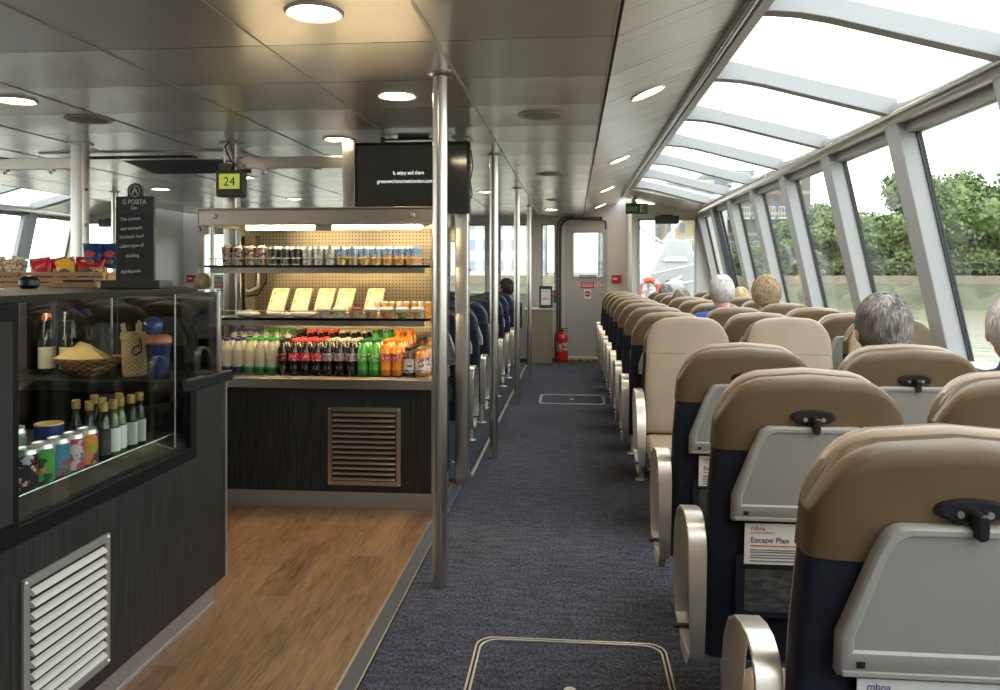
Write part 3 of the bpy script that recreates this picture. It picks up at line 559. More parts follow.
def make_seat(name, label, tanm, navym, frontm):
    r = empty(name, label, 'seat')
    pad(.905, topf, .076, .130, n=44, wsub=.010).map(shear).build('headrest', frontm, r, smooth=60)
    pad(.905, lambda u: topf(u)-.011, -.002, .118, n=44, wsub=.0).map(shear).build('headrest_back_cover', tanm, r, smooth=60)
    pad(.33, .908, .003, .100, n=44, lv=4, roundtop=False, wsub=.002).map(shear).build('back_shell', navym, r, smooth=60)
    pad(.46, .903, .066, .137, n=44, lv=6, roundtop=False, roundbot=True, wsub=.014).map(shear).build('backrest_cushion', frontm, r, smooth=60)
    e = MB()   # piping along the head of the seat
    pts = [(u*.232, .012, topf(u)-.030) for u in [(-1+2*i/30)*.90 for i in range(31)]]
    e.tube(pts, .0012, 6); e.map(shear).build('seam_piping', tanm, r)
    # cushion
    e = MB().prism(rrect(-.245, .245, .15, .60, .06, 5), 'z', .355, .455); e.build('seat_cushion', frontm, r, bev=.025)
    e = MB().prism(rrect(-.24, .24, .16, .585, .05, 4), 'z', .315, .355); e.build('seat_pan', M['darkgrey'], r)
    # tray
    def trayp(ins, zb=.725): return [(-.200+ins, zb+ins), (.200-ins, zb+ins), (.200-ins, .79), (.150-ins*.8, .925)]+[(.105+.035*math.cos(a)-ins*.6, .938+.035*math.sin(a)-ins*.6) for a in (0.35, .8, 1.25, PI/2)]+[(-.105+.035*math.cos(a)+ins*.6, .938+.035*math.sin(a)-ins*.6) for a in (PI/2, 1.9, 2.35, 2.8)]+[(-.150+ins*.8, .925), (-.200+ins, .79)]
    A = trayp(0); B = trayp(.006); Cc = trayp(.020, .745); D = trayp(.024, .745)
    R_ = lambda P, y: [(p[0], y, p[1]) for p in P]
    e = MB().loops([R_(A, -.004), R_(A, -.026), R_(B, -.032), R_(Cc, -.032), R_(D, -.027)], 0, True, False)
    e.add(R_(D, -.027), [tuple(range(len(D)))], 1)
    t_ = e.map(shear).build('tray_table', [M['tray'], M['tray2']], r, smooth=50)
    MB().box((-.196, -.036, .727), (.196, -.030, .737)).map(shear).build('tray_lip', M['tray'], t_, bev=.002)
    for sx in (-.165, .165): MB().box((sx-.008, -.035, .742), (sx+.004, -.031, .752)).map(shear).build('hinge_slot', M['black'], t_, smooth=0)
    # latch
    e = MB(); pr_ = [(.056*math.copysign(abs(math.cos(a))**.9, math.cos(a)), .996+.019*math.sin(a)) for a in [2*PI*i/24 for i in range(24)]]
    R2 = lambda k, y: [(p[0]*k, y, .996+(p[1]-.996)*k) for p in pr_]
    e.loops([R2(1, 0.012), R2(1, -.008), R2(.85, -.016)]); l_ = e.map(shear).build('tray_latch', M['black'], r)
    e = MB().prism(rrect(-.009, .009, .958, 1.0, .008), 'y', -.046, -.014); e.map(shear).build('latch_tongue', M['black'], l_, bev=.003)
    for sx in (-.022, .022): MB().tube([(sx, -.015, .992), (sx, -.0195, .992)], .0055, 12).map(shear).build('screw', M['alu'], l_)
    # net pocket
    e = MB()
    for a, b in (((-.185, -.012, .590), (.185, .004, .625)), ((-.185, -.012, .455), (.185, .004, .475)), ((-.185, -.012, .475), (-.160, .004, .59)), ((.160, -.012, .475), (.185, .004, .59))): e.box(a, b)
    p_ = e.map(shear).build('magazine_pocket', navym, r, bev=.003)
    MB().box((-.162, -.009, .472), (.162, .002, .592)).map(shear).build('net', M['net'], p_, smooth=0)
    # base
    for sx in (-.16, .16):
        e = MB(); e.tube([(sx, .27, 0.004), (sx, .30, .315)], .019, 12); e.lathe([(.0, 0), (.045, 0), (.042, .008), (.0, .010)], (sx, .27, 0), 16); e.build('leg', M['alu'], r)
    MB().tube([(-.24, .30, .30), (.24, .30, .30)], .022, 12).build('cross_rail', M['alu'], r)
    # side arm: flat metal band bent in a tall loop
    pts = []
    prof = [(.075, .30), (.070, .42), (.066, .56), (.075, .615), (.10, .645), (.14, .660), (.19, .660), (.25, .648), (.31, .618), (.355, .565), (.385, .49), (.400, .40), (.402, .31), (.385, .275), (.34, .262), (.24, .262), (.14, .268), (.09, .28)]
    outer = prof; inner = []
    n = len(prof); cx = sum(p[0] for p in prof)/n; cz = sum(p[1] for p in prof)/n
    P = [Vector(p) for p in prof]
    for i in range(n):
        d = (P[(i+1) % n]-P[i-1]).normalized(); nn = Vector((d.y, -d.x))
        if nn.dot(Vector((cx, cz))-P[i]) < 0: nn = -nn
        inner.append(P[i]+nn*.010)
    e = MB(); hw = .022
    rings = []
    for i in range(n):
        o_, i_ = P[i], inner[i]; k = hw if P[i].y > .5 else hw*(.72+.28*(P[i].y-.26)/.24)
        rings.append([(-k, o_.x, o_.y), (k, o_.x, o_.y), (k, i_.x, i_.y), (-k, i_.x, i_.y)])
    rings.append(rings[0]); e.loops(rings, 0, False, False)
    a_ = e.build('armrest', M['arm'], r, loc=(-.279, 0, .045), bev=.002, weld=True, smooth=35)
    e = MB().prism([(.19, .21), (.31, .21), (.34, .262), (.14, .262)], 'x', -.012, .012); e.build('arm_side_panel', M['cream'], a_, bev=.003)
    MB().tube([(-.032, .30, .275), (.032, .30, .275)], .008, 10).build('arm_bolt', M['darkgrey'], a_)
    return r
tan_seat = make_seat('tan_seat', 'tan', M['tanb'], M['navy'], M['tan'])
navy_seat = make_seat('navy_seat', 'navy', M['navy2'], M['navy'], M['navy2'])
ROWS = [1.275, 2.05, 2.79, None, 4.93, 5.67, 6.41, 7.15, 7.89, 8.62, 9.35, 10.08]
COLX = [.610, 1.167, 1.722]
SIDE = ['aisle seat', 'middle seat', 'window seat']
first = True
seat_at = {}
for i, y in enumerate(ROWS):
    for j, x in enumerate(COLX):
        if i == 0: x += .010
        if i == 0 and j == 2: continue
        if y is None:
            lab = 'light tan %s in the one row turned to face the viewer' % SIDE[j]; yy = 4.62; rz = PI; x += .035; nm = 'row facing the viewer'
        else:
            k = i if i < 3 else i-1
            where = ('nearest row', 'second row', 'third row, facing the turned row')[k] if k < 3 else '%s row beyond the turned row%s' % (ORD[k-3], ', last by the bulkhead' if k == 10 else '')
            lab = 'tan %s seen from behind, %s' % (SIDE[j], where); yy = y; rz = 0
        if first: r = tan_seat; r.location = (x, yy, 0); r['label'] = lab; r['group'] = 'tan seats beside the right hand windows'; first = False
        else: r = dup(tan_seat, (x, yy, 0), rz, lab, 'tan seats beside the right hand windows')
        seat_at[(i, j)] = r
        if j == 0:
            for ch in r.children:
                if ch.name.startswith('armrest'): ch.scale.x = 1.12; ch.location.y = .05 if i == 0 else 0
        if rz:
            for ch in r.children:
                if ch.name.startswith('armrest'): ch.location.x = .279
# central block of navy seats
first = True
for i in range(7):
    y = 5.28+.737*i
    for j in range(4):
        x = -.985-.557*j
        if i > 0 and j > 2: continue
        lab = 'navy seat seen from behind, %s, %s' % (('at the aisle', 'one in from the aisle', 'two in from the aisle', 'behind the cooler')[j], '%s row past the cooler' % ORD[i])
        if first: r = navy_seat; r.location = (x, y, 0); r['label'] = lab; r['group'] = 'navy seats in the middle block'; first = False
        else: r = dup(navy_seat, (x, y, 0), 0, lab, 'navy seats in the middle block')
        for ch in r.children:
            if ch.name.startswith('armrest'): ch.location.x = .279
for (i, lab) in ((5, 'navy seat at the far left aisle, holding the fair haired person'),):
    r = dup(navy_seat, (mx(-.985), 5.28+.737*i, 0), 0, lab, 'navy seats in the middle block')
for y, lab in ((9.35, 'tan seat beyond the left aisle, by the chalkboard'), (10.08, 'last tan seat beyond the left aisle, by the left bulkhead')):
    dup(tan_seat, (mx(.61), y, 0), 0, lab, 'tan seats beyond the left aisle')
# escape plan cards on the nearest seat backs
for (i, j) in ((0, 0), (1, 0), (0, 1), (1, 1), (2, 0), (2, 1)):
    s_ = seat_at[(i, j)]
    c_ = MB().box((-.165, -.0155, .605), (.165, -.0125, .715)).map(shear).build('escape_plan_card', M['paper'], s_, smooth=0)
    c_['label'] = 'white escape plan card'
    yt = lambda z: (1.10-z)*.11-.0162
    rt = (PI/2+.11, 0, 0)
    text('card_logo', 'mbna', .017, (-.150, yt(.697), .697), rt, M['ink'], c_, extrude=.0002)
    text('card_operator', 'THAMES CLIPPERS', .0075, (-.150, yt(.688), .688), rt, M['inkred'], c_, extrude=.0002)
    text('card_title', 'Escape Plan', .021, (-.150, yt(.664), .664), rt, M['ink'], c_, extrude=.0003)
    e = MB()
    for z, w_, in ((.654, .11),): e.box((-.150, -.017, z), (-.150+w_*1.9, -.0158, z+.003), 1)
    for z, w_ in ((.643, .145), (.637, .12), (.629, .142), (.622, .138), (.613, .10)): e.box((-.150, -.017, z), (-.150+w_*1.9, -.0158, z+.0022), 0)
    e.map(shear).build('card_text_lines', [M['inkgrey'], M['inkred']], c_, smooth=0)
# white floor rail beneath the navy seats
tag(box((-.682, 5.15, 0.001), (-.664, 11.2, .022)).build('seat_rail', M['arm'], bev=.003), 'bright metal floor track along the edge of the navy seats', 'floor track')
# ================================================================== floor hatches
def hatch(y0, y1, label, key=True):
    x0, x1 = -.355, .335
    r = empty('floor_hatch', label, 'floor hatch', ((x0+x1)/2, (y0+y1)/2, 0)); w_ = (x1-x0)/2; d = (y1-y0)/2
    def ringm(ro, ri, z, m, nm):
        o = rrect(-w_+ro, w_-ro, -d+ro, d-ro, .07, 8); i_ = rrect(-w_+ri, w_-ri, -d+ri, d-ri, .065, 8); n = len(o)
        MB().loops([[(*p, 0.001) for p in o], [(*p, z) for p in o], [(*p, z) for p in i_], [(*p, 0.001) for p in i_]], 0, False, False).build(nm, m, r)
    ringm(0, .007, .005, M['arm'], 'outer_edge_strip'); ringm(.0075, .0145, .002, M['dark'], 'gap'); ringm(.015, .022, .005, M['arm'], 'inner_edge_strip')
    MB().lathe([(.0, .002), (.008, .002), (.010, .004), (.019, .004), (.021, .001)], (.0, .18 if key else 0, 0), 20).build('lifting_ring', M['arm'], r)
hatch(1.85, 2.90, 'large floor hatch with rounded bright metal edging, nearest in the aisle'); hatch(8.05, 8.66, 'small far floor hatch in the aisle carpet', False)
# ================================================================== glass fronted cooler
CX0, CX1, CY0, CY1 = -2.19, -.79, 4.385, 4.95
COOL = r = empty('display_cooler', 'stainless open display cooler with glass sides, stocked with cans, food and bottles', 'cooler', ((CX0+CX1)/2, CY0, 0)); ox, oy = -(CX0+CX1)/2, -CY0
def cb(name, mb, m, par=None, **k):
    return mb.map(lambda x, y, z: (x+ox, y+oy, z)).build(name, m, par or r, **k)
cb('plinth', box((CX0, CY0+.0, .004), (CX1-.005, CY1, .098)), M['kick'], bev=.002)
e = MB(); e.box((CX0, CY0, .10), (CX1, CY1, .70), 0); cb('cabinet', e, M['lam'], smooth=0)
e = MB(); e.box((CX1-.012, CY0-.004, .098), (CX1+.003, CY0+.012, .705)); cb('corner_trim', e, M['steel'])
e = MB(); e.box((CX0, CY0-.02, .70), (CX1+.005, CY1, .745), 0); e.box((CX0, CY0-.028, .695), (CX1+.005, CY0-.018, .752), 0); cb('counter_edge', e, M['steelh'], bev=.003)
e = MB(); e.box((CX0+.03, CY0+.02, .745), (CX1-.03, CY1-.04, .757)); cb('base_deck', e, M['steelh'], bev=.002)
e = MB(); e.box((CX0+.03, CY0+.028, .757), (CX1-.04, CY0+.032, .80)); cb('front_guard', e, M['clearp'], smooth=0)
for i in range(4):
    xx = CX0+.10+i*.40; cb('guard_clip', box((xx, CY0+.018, .757), (xx+.008, CY0+.028, .80)), M['steel'], smooth=0)
cb('back_panel', box((CX0+.03, CY1-.04, .745), (CX1-.03, CY1-.005, 1.64)), M['perf'], smooth=0)
e = MB(); e.box((CX0+.085, CY1-.10, .757), (CX0+.155, CY1-.04, 1.60)); cb('inner_column', e, M['beige'], bev=.003)
e = MB(); e.tube([(CX0+.15, CY1-.14, 1.42), (CX0+.19, CY1-.13, 1.36), (CX0+.185, CY1-.13, 1.27), (CX0+.12, CY1-.12, 1.24), (CX0+.10, CY1-.12, 1.25)], .010, 10); cb('cable_loop', e, M['paper'])
e = MB(); e.tube([(CX0+.23, CY1-.12, 1.42), (CX0+.235, CY1-.12, 1.30), (CX0+.18, CY1-.12, 1.22), (CX0+.11, CY1-.12, 1.21)], .007, 10); cb('black_cable', e, M['black'])
for xx in (CX0+.03, CX1-.06): cb('side_upright', box((xx, CY1-.10, .745), (xx+.03, CY1-.04, 1.64)), M['steel'], bev=.002)
for xx in (CX1-.012,): cb('front_upright', box((xx, CY0+.0, .745), (xx+.010, CY0+.012, 1.64)), M['steel'], smooth=0)
e = MB(); e.box((CX0, CY0, 1.636), (CX1+.01, CY0+.02, 1.735)); e.box((CX0, CY0, 1.722), (CX1+.01, CY1, 1.735)); e.box((CX0, CY0-.006, 1.636), (CX1+.01, CY0+.02, 1.646)); e.box((CX0, CY1-.01, 1.64), (CX1+.01, CY1, 1.735)); e.box((CX1, CY0, 1.64), (CX1+.012, CY1, 1.735)); e.box((CX0-.002, CY0, 1.64), (CX0+.008, CY1, 1.735)); e.box((CX0-.004, CY0-.008, 1.728), (CX1+.014, CY0+.004, 1.738)); cb('canopy', e, M['steelh'], bev=.0015)
for xx in (CX0+.10, CX1-.12):
    e = MB(); e.lathe([(0, -.016), (.010, -.015), (.014, -.010), (.014, 0)], n=18); e.v = [(xx+x, CY0+z-.006, 1.69+y) for x, y, z in e.v]; cb('canopy_bolt', e, M['alu'])
e = MB(); e.box((CX0+.28, CY0+.025, 1.612), (CX0+.70, CY0+.065, 1.634)); s_ = cb('strip_light', e, M['strip'], bev=.004)
e = MB(); e.box((CX0+.80, CY0+.025, 1.612), (CX1-.08, CY0+.065, 1.634)); s_ = cb('strip_light', e, M['strip'], bev=.004)
e = MB(); e.box((CX0+.70, CY0+.022, 1.605), (CX0+.80, CY0+.075, 1.636)); e.box((CX0+.25, CY0+.05, 1.632), (CX1-.05, CY0+.12, 1.640)); cb('light_holder', e, M['steel'])
for xx, nm in ((CX0, 'left'), (CX1-.004, 'right')): cb('side_glass', box((xx, CY0+.003, .752), (xx+.006, CY1, 1.64)), M['case'], smooth=0)
for z in (1.392, 1.085):
    e = MB(); e.box((CX0+.04 if z > 1.2 else CX0+.03, CY0+.03, z), (CX1-.03, CY1-.05, z+.008)); sh = cb('shelf', e, M['steelh'], smooth=0)
    e = MB(); e.box((CX0+.03, CY0+.018, z-.002), (CX1-.022, CY0+.03, z+.012)); cb('shelf_glass_edge', e, M['bgreen'], sh, smooth=0)
    e = MB(); e.box((CX0+.06, CY0+.036, z-.034), (CX1-.06, CY0+.042, z-.0)); cb('price_rail', e, M['steelh'], sh, smooth=0)
    e = MB(); e.tube([(CX0+.05, CY0+.024, z+.052), (CX1-.03, CY0+.024, z+.052)], .0035, 8)
    for i in range(4): xx = CX0+.10+i*.415; e.box((xx-.003, CY0+.020, z+.01), (xx+.003, CY0+.028, z+.055))
    cb('guard_rail', e, M['alu'], sh)
    cb('shelf_light', box((CX0+.12, CY0+.050, z-.022), (CX1-.10, CY0+.070, z-.006)), M['strip2'], sh, smooth=0)
def grille(name, label, loc, rot, w_, h, n, ml, md, par):
    g = MB().loops([[(p[0], -.006, p[1]) for p in rrect(0, w_, 0, h, .004)], [(p[0], -.006, p[1]) for p in rrect(.024, w_-.024, .024, h-.024, .002)], [(p[0], .001, p[1]) for p in rrect(.024, w_-.024, .024, h-.024, .002)], [(p[0], .001, p[1]) for p in rrect(0, w_, 0, h, .004)]], 0, False, False)
    n_ = len(g.v)//4; g.add([g.v[i] for i in range(n_)]+[g.v[3*n_+i] for i in range(n_)], [(i, (i+1) % n_, n_+(i+1) % n_, n_+i) for i in range(n_)])
    g = g.build(name, M['gframe'] if label else ml, par, loc=loc, rot=rot, smooth=0)
    MB().box((.02, -.001, .02), (w_-.02, .0005, h-.02)).build('dark_opening', M['dark'], g, smooth=0)
    p = (h-.05)/n
    for i in range(n):
        z0 = .026+i*p
        pts = [(-.0015, z0+p*.15), (-.010, z0+p*.10), (-.017, z0+p*.22), (-.014, z0+p*.40), (-.004, z0+p*.66), (-.0015, z0+p*.68)]
        e = MB().prism(pts, 'x', .030, w_-.030); e.build('slat', ml, g, smooth=30)
    for x in (.010, w_-.010):
        for z in (.010, h-.010):
            e = MB(); e.lathe([(0, .004), (.003, .0035), (.0048, 0)], n=12); e.map(lambda a, b, c: (x+a, -.006-c, z+b)).build('screw', M['lwhite'], g)
    if label: g['label'] = label
    return g
grille('ventilation_grille', None, (-1.405+ox, CY0+oy-.001, .140), (0, 0, 0), .425, .447, 13, M['steelh'], M['dark'], r)

# stock ------------------------------------------------------------
def can(m, h=.115, rr=.032):
    return [(0, .004), (rr*.55, .004), (rr*.72, 0), (rr*.86, .002), (rr, .012), (rr, h-.016), (rr*.85, h-.004), (rr*.86, h), (rr*.78, h), (rr*.74, h-.005), (0, h-.005)], [1, 1, 1, 1, 0, 1, 1, 1, 1, 1]
def canobj(name, body, label, loc, group, h=.115, rr=.032):
    pr, ms = can(body, h, rr); o = MB().lathe(pr, n=20, mats=ms).build(name, [body, M['alutop']], None, loc=loc)
    tag(o, label, 'can', group); tab = MB().box((-.004, -.012, h-.005), (.004, .006, h-.002)).build('ring_pull', M['alutop'], o, smooth=0); return o
pm = [print_mat('black_can_print', (.012, .013, .014), [(.10, .11, .11), (.02, .16, .08)], 45, .60, .3), print_mat('silver_can_print', (.34, .35, .33), [(.55, .56, .55), (.16, .22, .22)], 45, .58, .35, .3, 3),
      twotone('blue_gold_can_print', (.16, .26, .42), (.52, .33, .06), (.45, .52, .56)), twotone('blue_orange_can_print', (.14, .24, .42), (.58, .24, .03), (.50, .55, .60), .06)]
z1 = 1.4005
cans = [(pm[0], 'black')]*3+[(pm[1], 'silver grey')]*3+[(pm[2], 'blue and gold')]*4+[(pm[3], 'blue and orange')]*3
proto = {}
for i, (m, nm) in enumerate(cans):
    k = sum(1 for a in cans[:i] if a[1] == nm); n_ = sum(1 for a in cans if a[1] == nm)
    lab = '%s drinks can on the top shelf, %s from the left of its %s' % (nm, ORD[k], {3: 'three', 4: 'four'}[n_])
    x = -1.757+.0687*i; loc = (x, 4.46, z1)
    if nm in proto: dup(proto[nm], loc, .4*i, lab)
    else: proto[nm] = canobj('drinks_can', m, lab, loc, 'cans on the top shelf of the cooler')
    for q in (1, 2):
        if i % 1 == 0: dup(proto[nm], (x, 4.46+.078*q, z1), .9*q+i, '%s can %s behind the %s one from the left, top shelf' % (nm, ('directly', 'two rows')[q-1], ORD[k]))
# snack cups with clear lids (left of the cans)
cupm = print_mat('snack_cup_print', (.62, .60, .60), [(.05, .13, .45), (.04, .03, .05), (.55, .33, .14)], 38, .47, .4)
cupproto = None
for i in range(4):
    x = -2.045+.071*i; lab = 'tapered snack cup printed blue and brown, %s from the left on the top shelf' % ORD[i]
    if cupproto is None:
        cupproto = empty('snack_cup', lab, 'cup', (x, 4.46, z1), 0, 'snack cups on the top shelf')
        MB().lathe([(0, 0), (.024, 0), (.024, .006), (.033, .105), (.033, .108), (0, .108)], n=24).build('cup_body', cupm, cupproto)
        MB().lathe([(.0345, .106), (.0345, .112), (.032, .116), (.030, .124), (0, .128)], n=24).build('lid', M['clearp'], cupproto)
        MB().lathe([(.034, .106), (.030, .113), (.012, .119), (0, .120)], n=20).build('topping', print_mat('crunchy_topping', (.35, .2, .09), [(.7, .66, .6)], 90, .5), cupproto)
    else: dup(cupproto, (x, 4.46, z1), i*1.3, lab)
# folded sandwich boxes leaning on the middle shelf
z2 = 1.0935
sp = None
printed = print_mat('sandwich_box_print', (.80, .66, .34), [(.93, .88, .68), (.50, .42, .22)], 14, .52, .45)
XS = (-1.80, -1.655, -1.51, -1.385, -1.205)
for i, x in enumerate(XS):
    lab = 'yellow sandwich box leaning on the middle shelf, %s from the left' % ORD[i]
    if sp is None:
        sp = empty('sandwich_box', lab, 'sandwich box', (x, 4.56, z2+.004), .12, 'sandwich boxes on the middle shelf')
        tilt = lambda a, b, c: (a+.16*c, b+.42*c, c*.90)
        MB().prism(rrect(-.050, .050, .02, .185, .010), 'y', 0, .04).map(tilt).build('carton', M['cardback'], sp, bev=.002)
        c_ = MB().prism(rrect(-.043, .043, .027, .178, .008), 'y', -.0015, .0).map(tilt).build('printed_face', printed, sp, smooth=0)
        MB().prism(rrect(-.030, .026, .035, .128, .006), 'y', -.0035, -.001).map(tilt).build('window_film', print_mat('sandwich_filling', (.80, .74, .56), [(.55, .50, .22), (.90, .86, .76)], 60, .5), sp, smooth=0)
    else: dup(sp, (x, 4.56, z2+.004), .12, lab)
# white wrapped packs lying in front
for i, (x, y, rz) in enumerate(((-1.93, 4.49, .1), (-1.73, 4.475, -.15), (-1.585, 4.48, .08))):
    e = MB(); e.ell((0, 0, .022), (.068, .045, .022), 0, 20, 10, fn=lambda d: 1+.08*math.sin(7*d.x)+.06*math.cos(9*d.y)); e.map(lambda a, b, c: (a, b, max(c, 0)))
    f = e.build('wrapped_sandwich', M['foodw'], None, loc=(x, y, z2), rot=(0, 0, rz)); tag(f, 'white paper wrapped roll lying on the middle shelf, %s from the left' % ORD[i], 'wrapped food', 'wrapped rolls on the middle shelf')
# salad pots
fills = [(.50, .40, .36), (.78, .70, .58), (.62, .40, .08), (.45, .26, .12), (.72, .16, .07), (.12, .22, .08), (.5, .42, .2)]
lidm = [(.80, .74, .66), (.82, .78, .70), (.30, .04, .03), (.80, .78, .72), (.80, .75, .62), (.75, .78, .75), (.8, .76, .6)]
potn = ['lilac grey', 'cream', 'red topped', 'brown', 'tomato red', 'dark green', 'mixed yellow']
for i in range(7):
    x = -1.455+.0935*i; r2 = empty('salad_pot', '%s filled clear pot on the middle shelf, %s pot from the left' % (potn[i], ORD[i]), 'food pot', (x, 4.46, z2), 0, 'salad pots on the middle shelf')
    MB().lathe([(0, .001), (.026, .001), (.040, .050), (.041, .054)], n=24).build('bowl', M['clearp'], r2)
    MB().lathe([(0, .003), (.025, .003), (.038, .046), (.018, .049), (0, .050)], n=20).build('filling', print_mat('salad_%d_mix' % i, fills[i], [tuple(min(1, c*1.9) for c in fills[i]), (.8, .76, .66)], 70, .52, .4, 0, i), r2)
    MB().lathe([(.0425, .052), (.0425, .056), (.036, .064), (.030, .068), (0, .069)], n=24).build('lid', mat('pot_lid_%d' % i, lidm[i], .25), r2)
for i in range(8):
    x = -1.17+.0445*i; o = MB().lathe([(0, 0), (.018, 0), (.021, .05), (.0215, .085), (.018, .095), (0, .096)], n=16, mats=[0, 0, 0, 1, 1]).build('dessert_jar', [[M['cardback'], M['orangedr'], M['gold']][i % 3], M['cardback']], None, loc=(x, 4.60, z2))
    tag(o, 'small cream jar behind the salad pots, %s from the left' % ORD[i], 'jar', 'small jars behind the salad pots')
# bottles
def bottle(name, liquid, band, cap, kind):
    root = empty(name, None, 'bottle')
    h = {'water': .215, 'soda': .21, 'coffee': .185}[kind]; R = {'water': .0315, 'soda': .0325, 'coffee': .033}[kind]
    if kind == 'soda': prof = [(0, .004), (R*.6, 0), (R*.95, .008), (R, .03), (R*.93, .06), (R*.95, .085), (R, .10), (R, .135), (R*.80, .165), (.013, .190), (.0125, .200)]
    elif kind == 'water': prof = [(0, .004), (R*.7, 0), (R, .010), (R, .05), (R*.94, .07), (R, .09), (R*.95, .12), (R, .145), (R*.75, .175), (.013, .195), (.0125, .203)]
    else: prof = [(0, .004), (R*.7, 0), (R, .010), (R, .110), (R*.85, .135), (.019, .150), (.019, .158)]
    ztop_ = prof[-1][1]
    MB().lathe(prof, n=18).build('bottle_body', liquid, root)
    lo, hi = {'soda': (.088, .132), 'water': (.012, .050), 'coffee': (.025, .105)}[kind]
    MB().lathe([(R+.0004, lo), (R+.0012, lo+.001), (R+.0012, hi-.001), (R+.0004, hi)], n=20).build('label_band', band, root)
    rc = .0175 if kind != 'coffee' else .022
    MB().lathe([(0, ztop_-.004), (rc, ztop_-.004), (rc, ztop_+.011), (rc*.85, ztop_+.014), (0, ztop_+.014)], n=16).build('cap', cap, root)
    return root
bl = dict(
    still=('water', M['pet'], M['capnavy'], M['capnavy'], 'still water bottle with navy cap'), spark=('water', M['pet'], M['capgreen'], M['capgreen'], 'sparkling water bottle with green cap'),
    cherry=('soda', M['cola'], print_mat('dark_red_label', (.16, .012, .015), [(.5, .3, .25)], 60, .6), M['capblack'], 'dark bottle with deep red label'),
    cola=('soda', M['cola'], print_mat('red_label', (.62, .015, .02), [(.85, .65, .6)], 75, .58), M['capred'], 'cola bottle with red label'),
    diet=('soda', M['cola'], print_mat('silver_label', (.42, .41, .40), [(.10, .10, .10), (.45, .05, .04)], 75, .56), M['capbeige'], 'cola bottle with silver label'),
    lime=('soda', M['petgreen'], print_mat('green_label', (.04, .34, .07), [(.75, .75, .08), (.7, .8, .6)], 60, .58), M['capteal'], 'lime green soda bottle'),
    fizzy=('soda', M['orangedr'], print_mat('orange_label', (.80, .13, .02), [(.08, .08, .2), (.85, .7, .6)], 60, .56), M['caporange'], 'orange soda bottle'),
    coffee=('coffee', M['coffeed'], print_mat('white_brown_label', (.78, .72, .66), [(.22, .05, .04), (.5, .3, .18)], 40, .58), M['capblack'], 'brown milk drink bottle with white label'),
    juice=('coffee', M['orangedr'], print_mat('white_orange_label', (.80, .74, .68), [(.75, .22, .05), (.1, .08, .2)], 40, .56), M['gold'], 'orange juice bottle with white label'))
order = ['still']*3+['spark']*3+['cherry']+['cola']*3+['diet']*3+['lime']*2+['fizzy']*2+['coffee', 'juice']
protos = {}; zb = .7575; pitch = (1.305)/19
for row in range(5):
    if row == 3: cb('rear_step', box((CX0+.04, 4.632, .757), (CX1-.06, 4.80, .795)), M['steelh'], COOL, bev=.002)
    for i, k in enumerate(order):
        kind, liq, band, cap, lab0 = bl[k]; q = sum(1 for a in order[:i] if a == k); tot = order.count(k)
        lab = lab0 + (', %s of its kind from the left' % ORD[q] if tot > 1 else '') + ', %s' % ('front row', 'second row', 'third row', 'fourth row', 'back row')[row]
        loc = (-2.115+pitch*i+.008*row, 4.458+.0695*row+(.003 if row > 2 else 0), zb+(.038 if row > 2 else 0))
        if k not in protos:
            b = bottle('juice_bottle' if k == 'juice' else 'drink_bottle' if kind != 'water' else 'water_bottle', liq, band, cap, kind); b['label'] = lab; b['group'] = 'bottles on the base of the cooler'; b.location = loc; protos[k] = b
        else: dup(protos[k], loc, (i*1.7+row) % 3 - 1, lab)
# ================================================================== television and small display
r = empty('television', 'black television hung from the ceiling, showing two lines of white text', 'television', (-1.02, 4.90, 1.735))
e = MB().prism(rrect(-.372, .372, 0, .455, .008), 'y', -.02, .035); e.build('housing', M['black'], r, bev=.003)
MB().box((-.352, -.0225, .030), (.352, -.0195, .435)).build('screen', M['tvs'], r, smooth=0)
text('screen_line', 'k, enjoy and share', .034, (-.120, -.0235, .248), FRONT, M['tvt'], r, sx=.80, extrude=.001)
text('screen_line', 'greenwichmarketlondon.com', .034, (-.223, -.0235, .195), FRONT, M['tvt'], r, sx=.90)
e = MB(); e.tube([(.20, .03, .44), (.20, .03, .492)], .016, 10); e.tube([(-.20, .03, .44), (-.20, .03, .492)], .016, 10); e.box((-.10, .03, .485), (.10, .05, .4945)); e.box((-.21, .025, .475), (.21, .035, .485)); e.build('ceiling_bracket', M['black'], r)
MB().tube([(.376, .0, .40), (.39, -.0, .30), (.372, .0, .20), (.385, .0, .12), (.36, .0, .06)], .004, 8).build('cable', M['black'], r)
r = empty('number_display', 'small black display hung on a square post, showing 24 on yellow green', 'display', (-2.235, 4.94, 1.855))
MB().prism(rrect(-.093, .093, 0, .178, .014), 'y', -.03, .03).build('housing', M['black'], r, bev=.004)
MB().box((-.070, -.033, .052), (.068, -.029, .150)).build('lcd_screen', M['lcd'], r, smooth=0)
text('digits', '24', .082, (0, -.0345, .072), FRONT, M['black'], r, align='CENTER', extrude=.001)
MB().box((-.07, -.031, .018), (.04, -.0295, .030)).build('button_strip', M['darkgrey'], r, smooth=0)
MB().box((-.085, -.01, .178), (-.02, .04, .225)).build('mounting_block', M['beige'], r, bev=.003)
e = MB(); e.tube([(.0, 0, .178), (.02, .0, .21), (-.01, .02, .24), (-.03, .0, .29), (-.06, .03, .34), (-.03, .04, .372)], .006, 8); e.build('looped_cable', M['black'], r)
MB().tube([(-.06, .05, .20), (-.03, -.01, .24), (.03, .0, .22), (.02, 0, .178)], .005, 8).build('looped_cable', M['black'], r)
